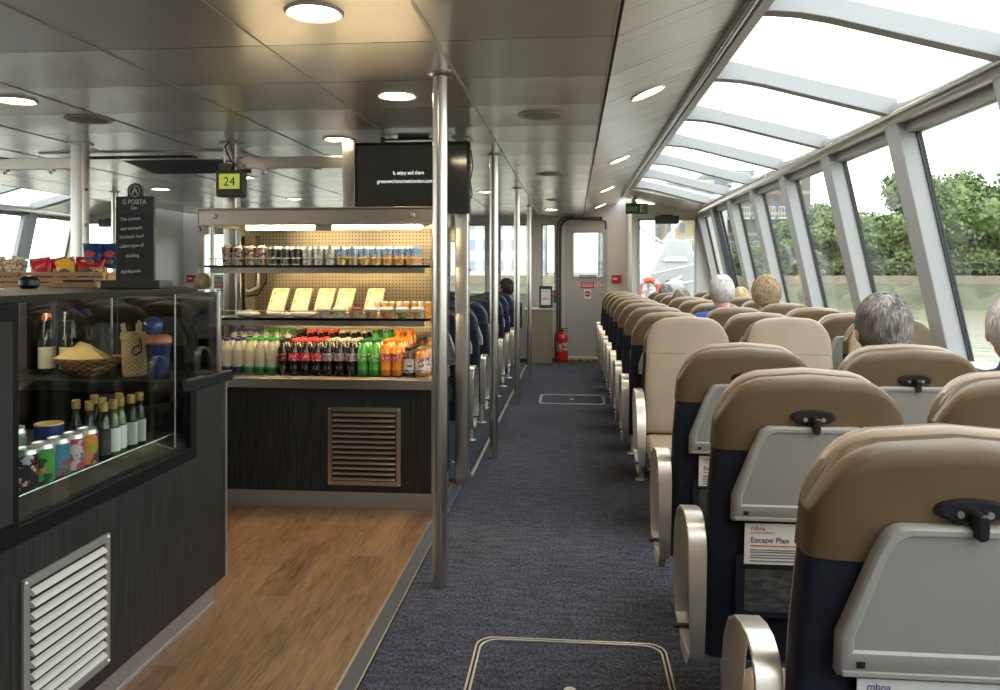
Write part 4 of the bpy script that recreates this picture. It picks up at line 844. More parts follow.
# ================================================================== service counter (left)
FX = -1.445
r = empty('service_counter', 'dark woodgrain service counter with a glass display case and black stone ledge', 'counter', (FX, 0, 0)); ox, oy = -FX, 0
def cc(name, mb, m, par=None, **k): return mb.map(lambda x, y, z: (x-FX, y, z)).build(name, m, par or r, **k)
cc('kick_plate', box((-1.50, -.2, .004), (-1.475, 3.10, .10)), M['kick'], smooth=0)
cc('kick_plate', box((-2.4, 3.075, .004), (-1.50, 3.10, .10)), M['kick'], smooth=0)
cc('kick_lip', box((-1.475, -.2, .004), (-1.470, 3.105, .012)), M['alu'], smooth=0)
e = MB(); e.box((FX-.02, -.2, .10), (FX, 3.14, .655)); e.box((FX-.02, 2.88, .655), (FX, 3.14, .91)); e.box((FX-.02, -.2, .655), (FX, 1.70, 1.27)); e.box((-2.4, 3.12, .10), (FX-.02, 3.14, .91)); cc('front_panel', e, M['lam'], smooth=0)
cc('corner_trim', box((FX-.004, 3.132, .10), (FX+.004, 3.144, .91)), M['alu'], smooth=0)
e = MB(); e.box((FX-.03, 1.70, .655), (FX+.004, 2.88, .700)); e.box((FX-.03, 1.70, .70), (FX+.004, 1.912, 1.285)); e.box((FX-.03, 2.835, .70), (FX+.004, 2.88, .912)); cc('case_frame', e, M['bframe'], bev=.002)
MBx = MB().box((FX+.003, 1.80, .72), (FX+.007, 1.885, 1.24)); cc('dark_inlay', MBx, M['dark'], smooth=0)
e = MB().prism([(-2.45, 2.80), (FX-.012, 2.80), (FX+.006, 2.83), (FX+.022, 3.16), (-2.45, 3.16)], 'z', .912, .955); cc('stone_worktop', e, M['slab'], bev=.003)
e = MB(); e.box((FX-.014, 1.912, .700), (FX-.006, 2.835, 1.286)); e.box((FX-.014, 2.835, .956), (FX-.006, 3.10, 1.286)); cc('front_glass', e, M['case'], smooth=0)
cc('end_glass', box((-2.30, 3.098, .956), (FX-.006, 3.104, 1.286)), M['casedark'], smooth=0)
e = MB(); e.box((FX-.015, 3.085, .956), (FX-.003, 3.108, 1.287)); cc('glass_post', e, M['steel'], bev=.002)
for y in (2.745,): cc('glass_joint', box((FX-.016, y, .72), (FX-.012, y+.006, 1.284)), M['alu'], smooth=0)
e = MB(); e.tube([(-1.91, 3.08, .956), (-1.91, 3.08, 1.286)], .004, 8); e.tube([(-1.91, 3.08, 1.262), (-1.46, 3.06, 1.262)], .0025, 6); cc('glass_support_rod', e, M['alu'])
e = MB(); e.box((-2.16, 1.30, 1.286), (FX-.002, 2.90, 1.306)); e.box((-2.16, 2.90, 1.286), (-1.60, 3.12, 1.306)); cc('case_top', e, M['slab'], bev=.002)
cc('glass_top', box((-1.60, 2.90, 1.287), (FX-.004, 3.108, 1.293)), M['case'], smooth=0)
# inside the case
cc('case_floor', box((-2.35, 1.72, .74), (FX-.075, 2.86, .752)), M['darkgrey'], smooth=0)
e = MB().prism([(FX-.048, .745), (FX-.048, .757), (FX-.016, .715), (FX-.016, .702)], 'y', 1.912, 2.835)
e.map(lambda x, y, z: (x, y, z)); cc('steel_sill', e, M['sill'], smooth=0)
cc('sill_edge', MB().tube([(FX-.048, 1.915, .760), (FX-.048, 2.83, .760)], .003, 8), M['rail'])
cc('added_case_fill', box((-2.10, 2.0, 1.272), (-2.06, 3.0, 1.284)), M['case_fill'], smooth=0)  # added glowing strip, not a known fitting, brightens the inside of the case
cc('case_back', box((-2.38, 1.70, .10), (-2.35, 3.12, 1.286)), M['blackm'], smooth=0)
cc('acrylic_divider', MB().prism([(2.52, .760), (2.80, .765), (2.80, .99), (2.78, .99), (2.52, .90)], 'x', FX-.060, FX-.057), M['clearp'], smooth=0)
gr = grille('ventilation_grille', 'large pale aluminium louvre grille', (.0015, 1.925, .150), (0, 0, PI/2), .385, .405, 11, M['louv'], M['dark'], r)
# cans and small wine bottles in the case
cm = [('black printed', print_mat('dark_label_can', (.03, .03, .035), [(.60, .60, .60), (.45, .05, .04)], 30, .58, .3, .2, 2)), ('bright green', print_mat('green_label_can', (.10, .42, .10), [(.03, .10, .03), (.75, .30, .12)], 22, .57, .3, .2, 4)),
      ('blue', print_mat('blue_label_can', (.07, .28, .46), [(.45, .10, .06), (.04, .14, .25)], 22, .58, .3, .2, 7)), ('pink', print_mat('pink_label_can', (.62, .08, .16), [(.75, .55, .55), (.10, .22, .30)], 26, .54, .3, .2, 11)),
      ('purple and orange', print_mat('purple_label_can', (.18, .03, .20), [(.85, .30, .05), (.30, .45, .05)], 22, .50, .3, .2, 13))]
zc = .7525
for i, (nm, m) in enumerate(cm):
    canobj('beverage_can', m, '%s drinks can in the front row inside the counter display case' % nm, (-1.530, 2.055+.0695*i, zc), 'cans in the counter display case', h=.122, rr=.033)
canobj('beverage_can', print_mat('grey_label_can', (.20, .21, .20), [(.10, .10, .10), (.5, .5, .48)], 30, .56, .35, .3), 'dark grey drinks can in the second row of the counter display case', (-1.625, 2.135, zc+.04), 'cans in the counter display case', h=.122, rr=.033)
b_ = MB().box((-1.68, 2.0, zc), (-1.575, 2.26, zc+.0395)).build('riser_block', M['blackm'], bev=.002); tag(b_, 'black riser block behind the front row of cans in the counter case', 'block')
o = MB().lathe([(0, 0), (.030, 0), (.030, .13), (.034, .135), (.034, .15), (0, .15)], n=20, mats=[0, 0, 0, 1, 1]).build('tall_tin', [print_mat('blue_tin_print', (.02, .05, .16), [(.7, .12, .1), (.7, .7, .7)], 16, .56), M['paper']], None, loc=(-1.630, 2.045, zc+.0395)); o.scale = (1, 1, 1.6)
tag(o, 'tall blue and red tin at the left end of the counter case', 'tin')
o = MB().lathe([(0, 0), (.03, 0), (.045, .03), (.048, .06), (.045, .062), (.028, .03), (0, .02)], n=24, mats=[0]*3+[1]*3).build('small_bowl', [M['blue'], M['napkin']], None, loc=(-1.655, 2.33, zc)); tag(o, 'small blue bowl with yellow rim behind the cans', 'bowl')
o.scale = (.9, .9, 2.2)
def wine(liq, lab, cap, h=.19, R=.0205, kind='wine'):
    root = empty('miniature_wine_bottle', None, 'bottle')
    MB().lathe([(0, .006), (R*.6, 0), (R, .006), (R, h*.55), (R*.85, h*.64), (.0115, h*.76), (.0105, h*.88)], n=20).build('bottle_body', liq, root)
    MB().lathe([(R+.0003, h*.10), (R+.001, h*.105), (R+.001, h*.50), (R+.0003, h*.505)], n=20).build('label_band', lab, root)
    MB().lathe([(.0125, h*.84), (.0135, h*.845), (.0135, h*.99), (.011, h), (0, h)], n=16).build('cap', cap, root); return root
wb = [(M['darkbottle'], M['darkgrey'], M['gold'], 'dark wine bottle with charcoal label'), (M['olive'], M['paper'], M['gold'], 'green wine bottle with white label'), (M['darkbottle'], M['paper'], M['gold'], 'dark wine bottle with white label')]
wp = []
for q in wb:
    b = wine(*q[:3]); b['label'] = q[3]; b['group'] = 'miniature wine bottles in the counter case'; wp.append(b)
spots = [(0, -1.525, 2.415, 'nearest the cans'), (0, -1.585, 2.43, 'second row nearest the cans'), (1, -1.525, 2.468, 'front row, left'), (1, -1.530, 2.516, 'front row, right'), (2, -1.525, 2.572, 'front row, middle'), (2, -1.525, 2.625, 'front row, far end'), (0, -1.585, 2.50, 'second row, middle'), (2, -1.585, 2.60, 'second row, far end'), (0, -1.645, 2.45, 'third row by the small bowl'), (0, -1.645, 2.55, 'third row, far end')]
used = set()
for k, x, y, l in spots:
    lab = wb[k][3] + ', ' + l
    if k in used: dup(wp[k], (x, y, zc), x*9, lab)
    else: wp[k].location = (x, y, zc); wp[k]['label'] = lab; used.add(k)
# things standing on the stone worktop inside the glass
zw = .9555
r = empty('wicker_basket', 'tall golden wicker basket holding wooden stirrers on the counter worktop', 'basket', (-1.735, 2.95, zw))
MB().lathe([(0, .004), (.048, .0), (.052, .01), (.053, .155), (.058, .162), (.056, .172), (.050, .168), (.047, .02), (0, .012)], n=36).build('woven_body', M['wicker'], r)
MB().lathe([(.054, .145), (.059, .148), (.059, .158), (.054, .161)], n=36).build('woven_rim', M['wicker'], r)
MB().tube([(.045, -.035, .150), (.060, -.045, .125), (.058, -.045, .10), (.040, -.055, .085), (.022, -.062, .095), (.030, -.056, .115), (.050, -.043, .125)], .0035, 8).build('black_cord_loop', M['black'], r)
for ch in r.children: ch.scale = (.88, .88, 1)
for i, (x, y, a, b) in enumerate(((-.03, 0, -.18, .02), (-.012, .01, -.25, -.02), (.016, -.005, .06, .0), (.022, -.01, .02, .0), (.028, -.008, .08, .0), (.032, .01, .16, .0))):
    o = MB().box((-.0045, -.0015, 0), (.0045, .0015, .185+.006*(i % 3))).build('wooden_stirrer', M['stick'], None, loc=(-1.735+x*.6, 2.95+y, zw+.022), rot=(b, a, 0), smooth=0)
    tag(o, 'flat wooden stirrer sticking out of the wicker basket, %s from the left' % ORD[i], 'stirrer', 'wooden stirrers in the wicker basket')
r = empty('collection_cup', 'navy paper cup with orange brown lid and blue ball on top, on the worktop', 'cup', (-1.607, 2.90, zw))
MB().lathe([(0, .003), (.032, 0), (.034, .004), (.047, .135), (.0475, .142), (0, .142)], n=32).build('cup_body', M['navyp'], r)
MB().lathe([(.0485, .134), (.0505, .140), (.048, .156), (.035, .166), (0, .168)], n=32).build('lid', M['lidor'], r)
e = MB(); e.ell((-.020, 0, .200), (.038, .038, .038), 0, 24, 14); b_ = e.build('blue_ball', M['blue'], r)
pts = []
def arcp(cx, cz, rr, a0, a1, n=8): return [(cx+rr*math.cos(math.radians(a0+(a1-a0)*i/n)), cz+rr*math.sin(math.radians(a0+(a1-a0)*i/n))) for i in range(n+1)]
ol = arcp(.028, .040, .052, 175, 60, 12); il = arcp(.032, .036, .040, 60, 165, 12)
def oncup(p, k=.0012): 
    R = .032+.0142*(p[1]/.14)+k; a = p[0]/R; return (R*math.sin(a), -R*math.cos(a), p[1])
w_ = MB().add([oncup((x-.015, z)) for x, z in ol+il], [(i, i+1, 25-i-1, 25-i) for i in range(12)]).build('white_swoosh', M['paper'], r, smooth=0)
w_ = MB().add([oncup(p) for p in ((-.035, .030), (.025, .034), (.024, .040), (-.030, .037))], [(0, 1, 2, 3)]).build('white_underline', M['paper'], r, smooth=0)
w_ = MB().add([oncup(p) for p in ((.006, .100), (.022, .100), (.022, .112), (.006, .112))], [(0, 1, 2, 3)]).build('white_mark', M['paper'], r, smooth=0)
r = empty('bread_basket', 'shallow brown wicker bowl on the counter worktop holding a yellow napkin', 'basket', (-1.925, 2.95, zw))
MB().lathe([(0, .004), (.060, 0), (.10, .025), (.135, .062), (.138, .072), (.128, .070), (.095, .034), (.058, .010), (0, .008)], n=40, sx=1, sy=.75).build('woven_bowl', M['wicker2'], r)
e = MB(); e.add([(-.112, -.055, .070), (.105, -.048, .058), (.06, .05, .070), (-.075, .055, .128), (-.045, -.02, .098), (-.02, .03, .120)], [(0, 1, 4), (1, 2, 5, 4), (4, 5, 3), (0, 4, 3), (5, 2, 3)])
e.add([(-.112, -.055, .067), (.105, -.048, .055), (.06, .05, .066), (-.075, .055, .12)], [(0, 3, 2, 1)])
o = e.build('folded_napkin', M['napkin'], None, loc=(-1.925, 2.95, zw), smooth=0); tag(o, 'folded yellow napkin lying in the shallow wicker bowl', 'napkin')
# bottles with upturned glasses
gp = None
for i, (x, y) in enumerate(((-2.125, 2.98), (-2.03, 2.975))):
    lab = ('dark wine bottle with cream label under the left upturned glass', 'dark wine bottle with cream label under the right upturned glass')[i]
    if i == 0: b = wine(M['darkbottle'], M['cardback'], M['black'], .215, .031); b.name = 'sample_wine_bottle'; b.location = (x, y, zw); b['label'] = lab; b['group'] = 'sample bottles under upturned glasses'; b0 = b
    else: dup(b0, (x, y, zw), .5, lab)
    lab = 'upturned clear %s over the %s sample bottle' % (('tumbler with orange inside', 'tumbler')[i], ('left', 'right')[i])
    o = MB().lathe([(.046, .0), (.045, .002), (.034, .07), (.020, .098), (.017, .100), (.0, .102), (0, .105), (.020, .104), (.025, .100), (.037, .07), (.047, .0)], n=28).build('tumbler', M['clearp'], None, loc=(x, y, zw+.145)); tag(o, lab, 'glass', 'upturned tumblers on sample bottles')
    if i == 0: MB().lathe([(0, 0), (.017, .0), (.020, .012), (.012, .026), (0, .028)], n=16).build('orange_stopper', M['lidor'], o, loc=(0, 0, .0715))
tum = None; n_ = 0
for c_ in range(4):
    for k in range(3):
        x, y = -2.14+.075*c_, 3.05; z = zw+.062*k+.02
        lab = 'clear tumbler at the back of the worktop, %s in stack %s from the left' % (('bottom', 'middle', 'top')[k], ORD[c_])
        if tum is None:
            tum = MB().lathe([(0, 0), (.022, 0), (.031, .06), (.0325, .0605), (.0305, .058), (.021, .004), (0, .004)], n=20).build('clear_tumbler', M['clearp'], None, loc=(x, y, zw+.0005)); tag(tum, lab, 'glass', 'stacked tumblers on the worktop')
        else: dup(tum, (x, y, zw+.0005+.0612*k), 0, lab)
c_ = box((-2.30, 2.86, zw), (-2.19, 2.93, zw+.006)).build('serving_slate', M['slab'], bev=.002); tag(c_, 'small black slate on the worktop left of the sample bottles', 'slate')
# things on top of the case
zt = 1.3065
r = empty('chalkboard', 'upright chalkboard sign with round top badge standing on the counter', 'sign', (-1.580, 2.70, zt), .03)
MB().prism(rrect(-.118, .118, 0, .032, .004), 'y', -.05, .06).build('board_base', M['slatef'], r, bev=.003)
prof = [(-.080, .028), (.074, .028), (.074, .352), (.028, .352)]+[(-.003+.031*math.cos(a), .372+.031*math.sin(a)) for a in [math.radians(-20+220*i/14) for i in range(15)]]+[(-.034, .352), (-.080, .352)]
MB().prism(prof, 'y', -.008, .008).build('board_frame', M['slatef'], r, bev=.002)
MB().box((-.068, -.0095, .045), (.062, -.0078, .285)).build('slate_panel', M['slate'], r, smooth=0)
e = MB(); q = [(-.003+.022*math.cos(a), .372+.022*math.sin(a)) for a in [2*PI*i/24 for i in range(24)]]; q2 = [(-.003+.020*math.cos(a), .372+.020*math.sin(a)) for a in [2*PI*i/24 for i in range(24)]]
for i in range(24): j = (i+1) % 24; e.add([(p[0], -.009, p[1]) for p in (q[i], q[j], q2[j], q2[i])], [(0, 1, 2, 3)])
e.tube([(-.012, -.0085, .358), (-.003, -.0085, .388), (.008, -.0085, .36)], .0018, 6); e.tube([(-.010, -.0085, .368), (.006, -.0085, .376)], .0018, 6); e.build('round_badge', M['chalk'], r)
text('board_heading', 'G POSITA', .026, (-.052, -.0086, .322), FRONT, M['chalk'], r, sx=.85); text('board_heading', 'Gin', .018, (-.018, -.0086, .302), FRONT, M['chalk'], r)
for k, (t_, x, z) in enumerate((('Thé cosmos', -.060, .258), ('and aromatic', -.058, .222), ('Scotland, local', -.062, .190), ('called types of', -.062, .155), ('distilling', -.038, .118), ('#gin&posita', -.056, .058))):
    text('chalk_line', t_, .0185, (x, -.0100, z), (PI/2, -.06, 0), M['chalk'], r, sx=.9)
r.scale = (.93, .93, .95)
o = MB().box((-.19, -.035, 0), (.0, .035, .004)); o.box((-.19, -.03, .0045), (-.01, .03, .008)); o = o.build('paper_stack', M['paper'], None, loc=(-1.92, 2.45, zt), rot=(0, 0, .2), smooth=0); tag(o, 'stack of white papers lying on the counter beside the dark round pot', 'papers')
o = MB().box((-.11, -.05, 0), (.10, .05, .012)); o.box((-.10, -.045, .0122), (.09, .045, .022)); o = o.build('wooden_board', M['wood'], None, loc=(-1.90, 2.86, zt), bev=.002); tag(o, 'pair of pale wooden boards on the counter left of the chalkboard', 'board')
MB().tube([(-1.93, 2.80, zt+.026), (-1.82, 2.82, zt+.026)], .004, 10).build('pen_barrel', M['black'])
tag(bpy.data.objects['pen_barrel'], 'black and silver pen lying on the wooden boards', 'pen'); bpy.data.objects['pen_barrel'].name = 'ballpoint_pen'
MB().tube([(-1.82, 2.82, zt+.026), (-1.79, 2.826, zt+.026)], .0035, 10).build('pen_tip', M['alu'], bpy.data.objects['ballpoint_pen'])
o = MB().lathe([(0, 0), (.025, 0), (.034, .012), (.034, .030), (.022, .044), (.008, .048), (0, .049)], n=24).build('dark_round_pot', M['black'], None, loc=(-1.965, 2.66, zt)); tag(o, 'dark round lidded pot at the left edge of the counter', 'pot')
o = MB().box((-.035, -.022, 0), (.035, .022, .002)).build('white_tag', M['paper'], None, loc=(-1.51, 3.0, 1.2935), smooth=0); tag(o, 'white card lying on the glass at the corner of the display case', 'card')
# ------------------------------------------------------------------ back unit with crates of snacks
r = empty('back_unit', 'dark back unit behind the counter carrying the snack crates', 'cabinet', (-2.85, 3.95, 0))
MB().box((-.95, -.22, .06), (.52, .25, 1.255)).build('unit_body', M['blackm'], r, bev=.003); MB().box((-.97, -.24, 1.255), (.54, .27, 1.283)).build('unit_top', M['slab'], r, bev=.003); MB().box((-.93, -.18, .004), (.50, .23, .06)).build('unit_plinth', M['dark'], r, smooth=0)
cr = None
for i, (x, w2) in enumerate(((-3.47, .205), (-3.04, .205), (-2.605, .222))):
    lab = 'low slatted wooden crate of %s' % ('nuts, left of the others', 'dried snacks in clear bags', 'crisps in red and yellow bags')[i]
    rr_ = empty('wooden_crate', lab, 'crate', (x, 3.86, 1.2835), 0, 'slatted snack crates on the back unit')
    for z in (.004, .032, .060):
        for y in (-.10, .088): MB().box((-w2, y, z), (w2, y+.012, z+.021)).build('slat', M['wood'], rr_, bev=.0015)
    for sx in (-w2, w2-.012): MB().box((sx, -.088, .0), (sx+.012, .088, .081)).build('end_board', M['wood'], rr_, bev=.0015)
    MB().box((-w2+.012, -.088, .0), (w2-.012, .088, .008)).build('crate_floor', M['wood'], rr_, smooth=0)
def bag(name, label, m, loc, rot, w_=.10, h=.16, d=.05, top=None, grp=None, mark=None):
    rings = []
    for j in range(11):
        v = j/10; t = d*.5*max(.06, math.sin(PI*min(1, max(0, v*.94+.03)))**.6); ww = w_*.5*(1-.10*math.sin(PI*v)); ring = []
        for i in range(24):
            a = 2*PI*i/24; ring.append((ww*math.copysign(abs(math.cos(a))**.5, math.cos(a)), t*math.sin(a)*(1+.18*math.sin(5*a+v*7)), v*h))
        rings.append(ring)
    o = MB().loops(rings).build(name, m, None, loc=loc, rot=rot, smooth=60); tag(o, label, 'snack bag', grp)
    e = MB(); e.box((-w_*.47, -.002, h-.002), (w_*.47, .002, h+.012)); e.build('crimped_seal', top or m, o, smooth=0)
    if mark: MB().prism([(.24*w_*math.cos(a)*1.2, h*.5+.22*h*math.sin(a)*.8) for a in [2*PI*i/16 for i in range(16)]], 'y', -d*.56, -d*.44).build('printed_patch', mark, o, smooth=0)
    return o
nutm = print_mat('mixed_nuts_bag', (.42, .32, .18), [(.20, .13, .07), (.60, .55, .45)], 40, .50, .25); redm = print_mat('red_crisp_bag', (.42, .012, .02), [(.10, .01, .01)], 12, .60, .25); yelm = print_mat('yellow_crisp_bag', (.72, .42, .05), [(.45, .18, .03)], 14, .6, .25); brwn = print_mat('brown_snack_bag', (.24, .10, .04), [(.60, .35, .08), (.1, .05, .03)], 28, .5, .3)
zb_ = 1.2925
for i in range(7):
    x = -3.62+.092*i if i < 3 else -3.17+.088*(i-3)
    bag('nut_bag', 'clear bag of nuts leaning in the slatted crates, %s from the left' % ORD[i], nutm, (x, 3.85, zb_), (.05, -.22, .1*(-1)**i), .10, .145, .055, M['clearp'], 'clear nut bags')
for i, x in enumerate((-2.755, -2.70)): bag('crisp_bag', 'dark red and white crisp bag, %s of two beside the yellow ones' % ('left', 'right')[i], redm, (x, 3.84+.05*i, zb_), (.02, -.15, 0), .12, .135, .06, None, 'dark red crisp bags', M['paper'] if i else None)
bag('crisp_bag', 'yellow crisp bag between the dark red and bright red bags', yelm, (-2.605, 3.83, zb_), (.0, -.2, .1), .105, .135, .06, None, None, M['inkgrey'])
bag('crisp_bag', 'bright red crisp bag lying wide beside the yellow bag', redm, (-2.51, 3.86, zb_), (0, 0, .1), .16, .140, .07, None, None, M['inkgrey'])
bag('crisp_bag', 'brown and gold snack bag under the blue pouches', brwn, (-2.428, 3.80, zb_), (0, 0, -.1), .105, .085, .055)
bluem = print_mat('blue_pouch_print', (.015, .06, .20), [(.02, .14, .35)], 12, .55, .3)
for i, (x, y) in enumerate(((-2.50, 3.875), (-2.415, 3.905))):
    r2 = empty('blue_pouch', 'blue tub shaped snack pouch with red oval print, %s of two behind the chalkboard' % ('left', 'right')[i], 'snack pouch', (x, y, zb_+.09), 0, 'blue snack pouches')
    MB().loops([[(.048*k*math.copysign(abs(math.cos(a))**.5, math.cos(a)), .035*k*math.copysign(abs(math.sin(a))**.5, math.sin(a)), z) for a in [2*PI*j/24 for j in range(24)]] for z, k in ((0, .80), (.004, .84), (.06, .96), (.115, 1.02), (.120, 1.07), (.130, 1.07), (.133, 1.0))]).build('tub', bluem, r2)
    MB().prism([(.030*math.cos(a), .075+.017*math.sin(a)) for a in [2*PI*j/20 for j in range(20)]], 'y', -.040, -.030).build('red_oval', M['red'], r2, smooth=0)
    MB().prism([(.020*math.cos(a), .035+.012*math.sin(a)) for a in [2*PI*j/20 for j in range(20)]], 'y', -.037, -.028).build('brown_oval', brwn, r2, smooth=0)
o = MB().loops([[(x, 3.90+.06*math.sin(a), 1.42+.022*math.cos(a)+.012*math.sin(x*31)) for a in [2*PI*j/10 for j in range(10)]] for x in [-3.62+.05*i for i in range(17)]]).build('clear_film', M['clearp'], None, smooth=60)
tag(o, 'crumpled clear film lying over the nut bags on the left crates', 'plastic film')
b_ = MB().box((-3.63, 3.885, 1.292), (-2.83, 3.915, 1.40)).build('film_support_rack', M['clearp'], None, smooth=0); tag(b_, 'clear rack standing in the left crates behind the nut bags', 'rack')
# ------------------------------------------------------------------ cabinet, extinguisher, notice by the front
r = empty('front_cabinet', 'low brown cabinet by the front windows, left of the fire extinguisher', 'cabinet', (-.47, 11.8, 0))
MB().box((-.17, -.20, .0), (.16, .20, .40)).build('lower_body', M['beige'], r, bev=.006); e = MB().prism([(-.20, .40), (.155, .40), (.16, .79), (-.24, .79)], 'y', -.19, .20); e.build('upper_body', M['beige'], r, bev=.006)
MB().box((-.25, -.21, .79), (.17, .22, .812)).build('worktop', M['white'], r, bev=.003); MB().box((-.03, -.206, .06), (.14, -.198, .36)).build('door', M['beige'], r, bev=.002)
r = empty('framed_notice', 'dark framed notice with white sheet standing on the low brown cabinet', 'notice', (-.40, 11.70, .8125))
MB().box((-.105, -.01, 0), (.095, .02, .335)).build('frame', M['darkgrey'], r, bev=.004); MB().box((-.075, -.0125, .05), (.065, -.0095, .285)).build('sheet', M['paper'], r, smooth=0)
e = MB()
for z, w_ in ((.25, .09), (.15, .10), (.14, .08), (.13, .10)): e.box((-.055, -.0145, z), (-.055+w_, -.012, z+.005))
e.build('print_lines', M['inkgrey'], r, smooth=0)
r = empty('fire_extinguisher', 'red fire extinguisher standing on the floor beside the front door', 'fire extinguisher', (-.165, 11.86, 0))
MB().lathe([(0, .006), (.070, 0), (.085, .012), (.088, .04), (.088, .36), (.078, .40), (.045, .43), (.03, .435), (.03, .45), (0, .45)], n=28).build('cylinder_body', M['redx'], r)
MB().lathe([(.0888, .16), (.0892, .161), (.0892, .29), (.0888, .291)], n=28).build('instruction_label', print_mat('extinguisher_label', (.75, .72, .66), [(.08, .08, .08), (.7, .1, .08)], 30, .5), r)
e = MB(); e.box((-.02, -.02, .45), (.02, .02, .485)); e.prism([(-.02, .485), (.09, .50), (.09, .512), (-.02, .50)], 'y', -.01, .01); e.prism([(-.01, .465), (.085, .455), (.085, .465), (-.01, .478)], 'y', -.01, .01); e.build('valve_handle', M['black'], r)
MB().tube([(-.02, 0, .465), (-.07, -.02, .46), (-.108, -.03, .38), (-.10, -.03, .22), (-.094, -.03, .12)], .010, 10).build('hose', M['black'], r)
MB().tube([(-.094, -.03, .13), (-.094, -.03, .04)], .014, 12, r2=.022).build('horn', M['black'], r)
o = MB().box((-.30, 12.17, .88), (-.235, 12.195, 1.06)).build('green_instruction_sign', M['green'], None, smooth=0); tag(o, 'small green and red sign on the wall above the fire extinguisher', 'sign'); MB().box((-.292, 12.165, .97), (-.243, 12.171, 1.05)).build('red_panel', M['red'], o, smooth=0)
# ================================================================== passengers
def cap(mb, a, b, r0, r1, n=10):
    a, b = Vector(a), Vector(b); mb.tube([a, b], r0, n, r2=r1); mb.ell(a, (r0,)*3, 0, n, 6); mb.ell(b, (r1,)*3, 0, n, 6); return mb
def remesh(o, v, it=6):
    m = o.modifiers.new('fuse', 'REMESH'); m.mode = 'VOXEL'; m.voxel_size = v; m.use_smooth_shade = True
    m2 = o.modifiers.new('soften', 'SMOOTH'); m2.iterations = it; m2.factor = .5; return o
def person(x, y, top, label, hairm, style, shirt, dx=0, yaw=0, voxel=.010, n_hair=700, hw=1.0, skin='skin', seed=1, slouch=0):
    rnd = random.Random(seed)
    r = empty('person', label, 'person', (x, y, 0)); hx = dx
    hc = Vector((hx, .27, top-.118*hw)); zs = top-.318
    cyw, syw = math.cos(yaw), math.sin(yaw)
    def H(p):  # head frame to body frame, turned by yaw
        return (hc.x+p[0]*cyw-p[1]*syw, hc.y+p[0]*syw+p[1]*cyw, hc.z+p[2])
    sh = {s: (hx*.8+s*.175, .255, zs-.02) for s in (-1, 1)}; el = {s: (hx*.5+s*.215, .335, zs-.28) for s in (-1, 1)}; wr = {s: (s*.10, .53, .665) for s in (-1, 1)}
    b = MB()
    h0 = len(b.v); b.ell((0, -.005, .02), (.076*hw, .094*hw, .100*hw), 0, 20, 14); b.ell((0, .028, -.045), (.056*hw, .062*hw, .068*hw), 0, 16, 10); b.ell((0, .060, -.085), (.028, .026, .022), 0, 12, 8)
    cap(b, (0, .088, .0), (0, .108, -.028), .009, .014); b.ell((0, .086, -.056), (.026, .014, .012), 0, 12, 6)
    for s in (-1, 1): b.ell((s*.079*hw, -.002, -.012), (.012, .020, .032), 0, 10, 8); b.ell((s*.032, .082, .018), (.020, .012, .008), 0, 10, 6)
    b.map(lambda *p: H(p), h0)
    cap(b, (hx*.9, .245, zs+.01), (hc.x, hc.y-.015, hc.z-.06), .060, .054, 14)
    b.ell((hx*.6, .27, zs-.18), (.150, .095, .24), 0, 20, 12); cap(b, (-.08, .30, .56), (.08, .30, .56), .10, .10, 12); cap(b, (hx*.3, .285, .60), (hx*.6, .27, zs-.2), .12, .12, 12)
    for s in (-1, 1):
        cap(b, (hx*.8+s*.06, .255, zs+.01), sh[s], .05, .055); cap(b, sh[s], el[s], .052, .040); cap(b, el[s], wr[s], .040, .026)
        cap(b, (s*.09, .32, .55), (s*.11, .68, .56), .080, .060); cap(b, (s*.11, .68, .56), (s*.11, .66, .12), .055, .040); cap(b, (s*.11, .65, .06), (s*.12, .80, .035), .038, .028)
        w_ = Vector(wr[s]); d = Vector((-s*.25, .9, -.25)).normalized(); side = Vector((1, .28*s, 0)).normalized(); pc = w_+d*.055
        b.ell(pc, (.036, .045, .017), 0, 12, 8)
        for f, ln in enumerate((.062, .072, .066, .052)):
            b0 = pc+d*.032+side*(f-1.5)*.019*s; m_ = b0+d*ln*.55; e_ = m_+(d*.6+Vector((0, 0, -.8))).normalized()*ln*.45
            cap(b, b0, m_, .0095, .0088, 8); cap(b, m_, e_, .0088, .0075, 8)
        t0 = pc-d*.02-side*.030*s; cap(b, t0, t0-side*.022*s+d*.028, .0115, .010, 8); cap(b, t0-side*.022*s+d*.028, t0-side*.018*s+d*.055, .010, .008, 8)
    body = remesh(b.build('body', M[skin], r), min(voxel, .0085))
    c = MB(); c.ell((hx*.6, .27, zs-.17), (.163, .108, .245), 0, 20, 12); cap(c, (hx*.3, .285, .60), (hx*.6, .27, zs-.2), .134, .134, 12); c.ell((hx*.85, .25, zs-.005), (.125, .075, .055), 0, 16, 8)
    c.lathe([(.066, .0), (.070, .035), (.068, .068), (.052, .064), (.052, 0)], (hx*.9, .245, zs+.02), 18)
    for s in (-1, 1): cap(c, (hx*.8+s*.06, .255, zs), sh[s], .060, .064); cap(c, sh[s], el[s], .064, .052); cap(c, el[s], Vector(el[s]).lerp(Vector(wr[s]), .88), .052, .036)
    remesh(c.build('top_garment', M[shirt], r), .011, 4)
    c = MB(); cap(c, (-.08, .30, .555), (.08, .30, .555), .118, .118, 12)
    for s in (-1, 1): cap(c, (s*.09, .32, .55), (s*.11, .68, .56), .090, .070); cap(c, (s*.11, .68, .56), (s*.11, .66, .13), .066, .052)
    remesh(c.build('trousers', M['trous'], r), .012, 4)
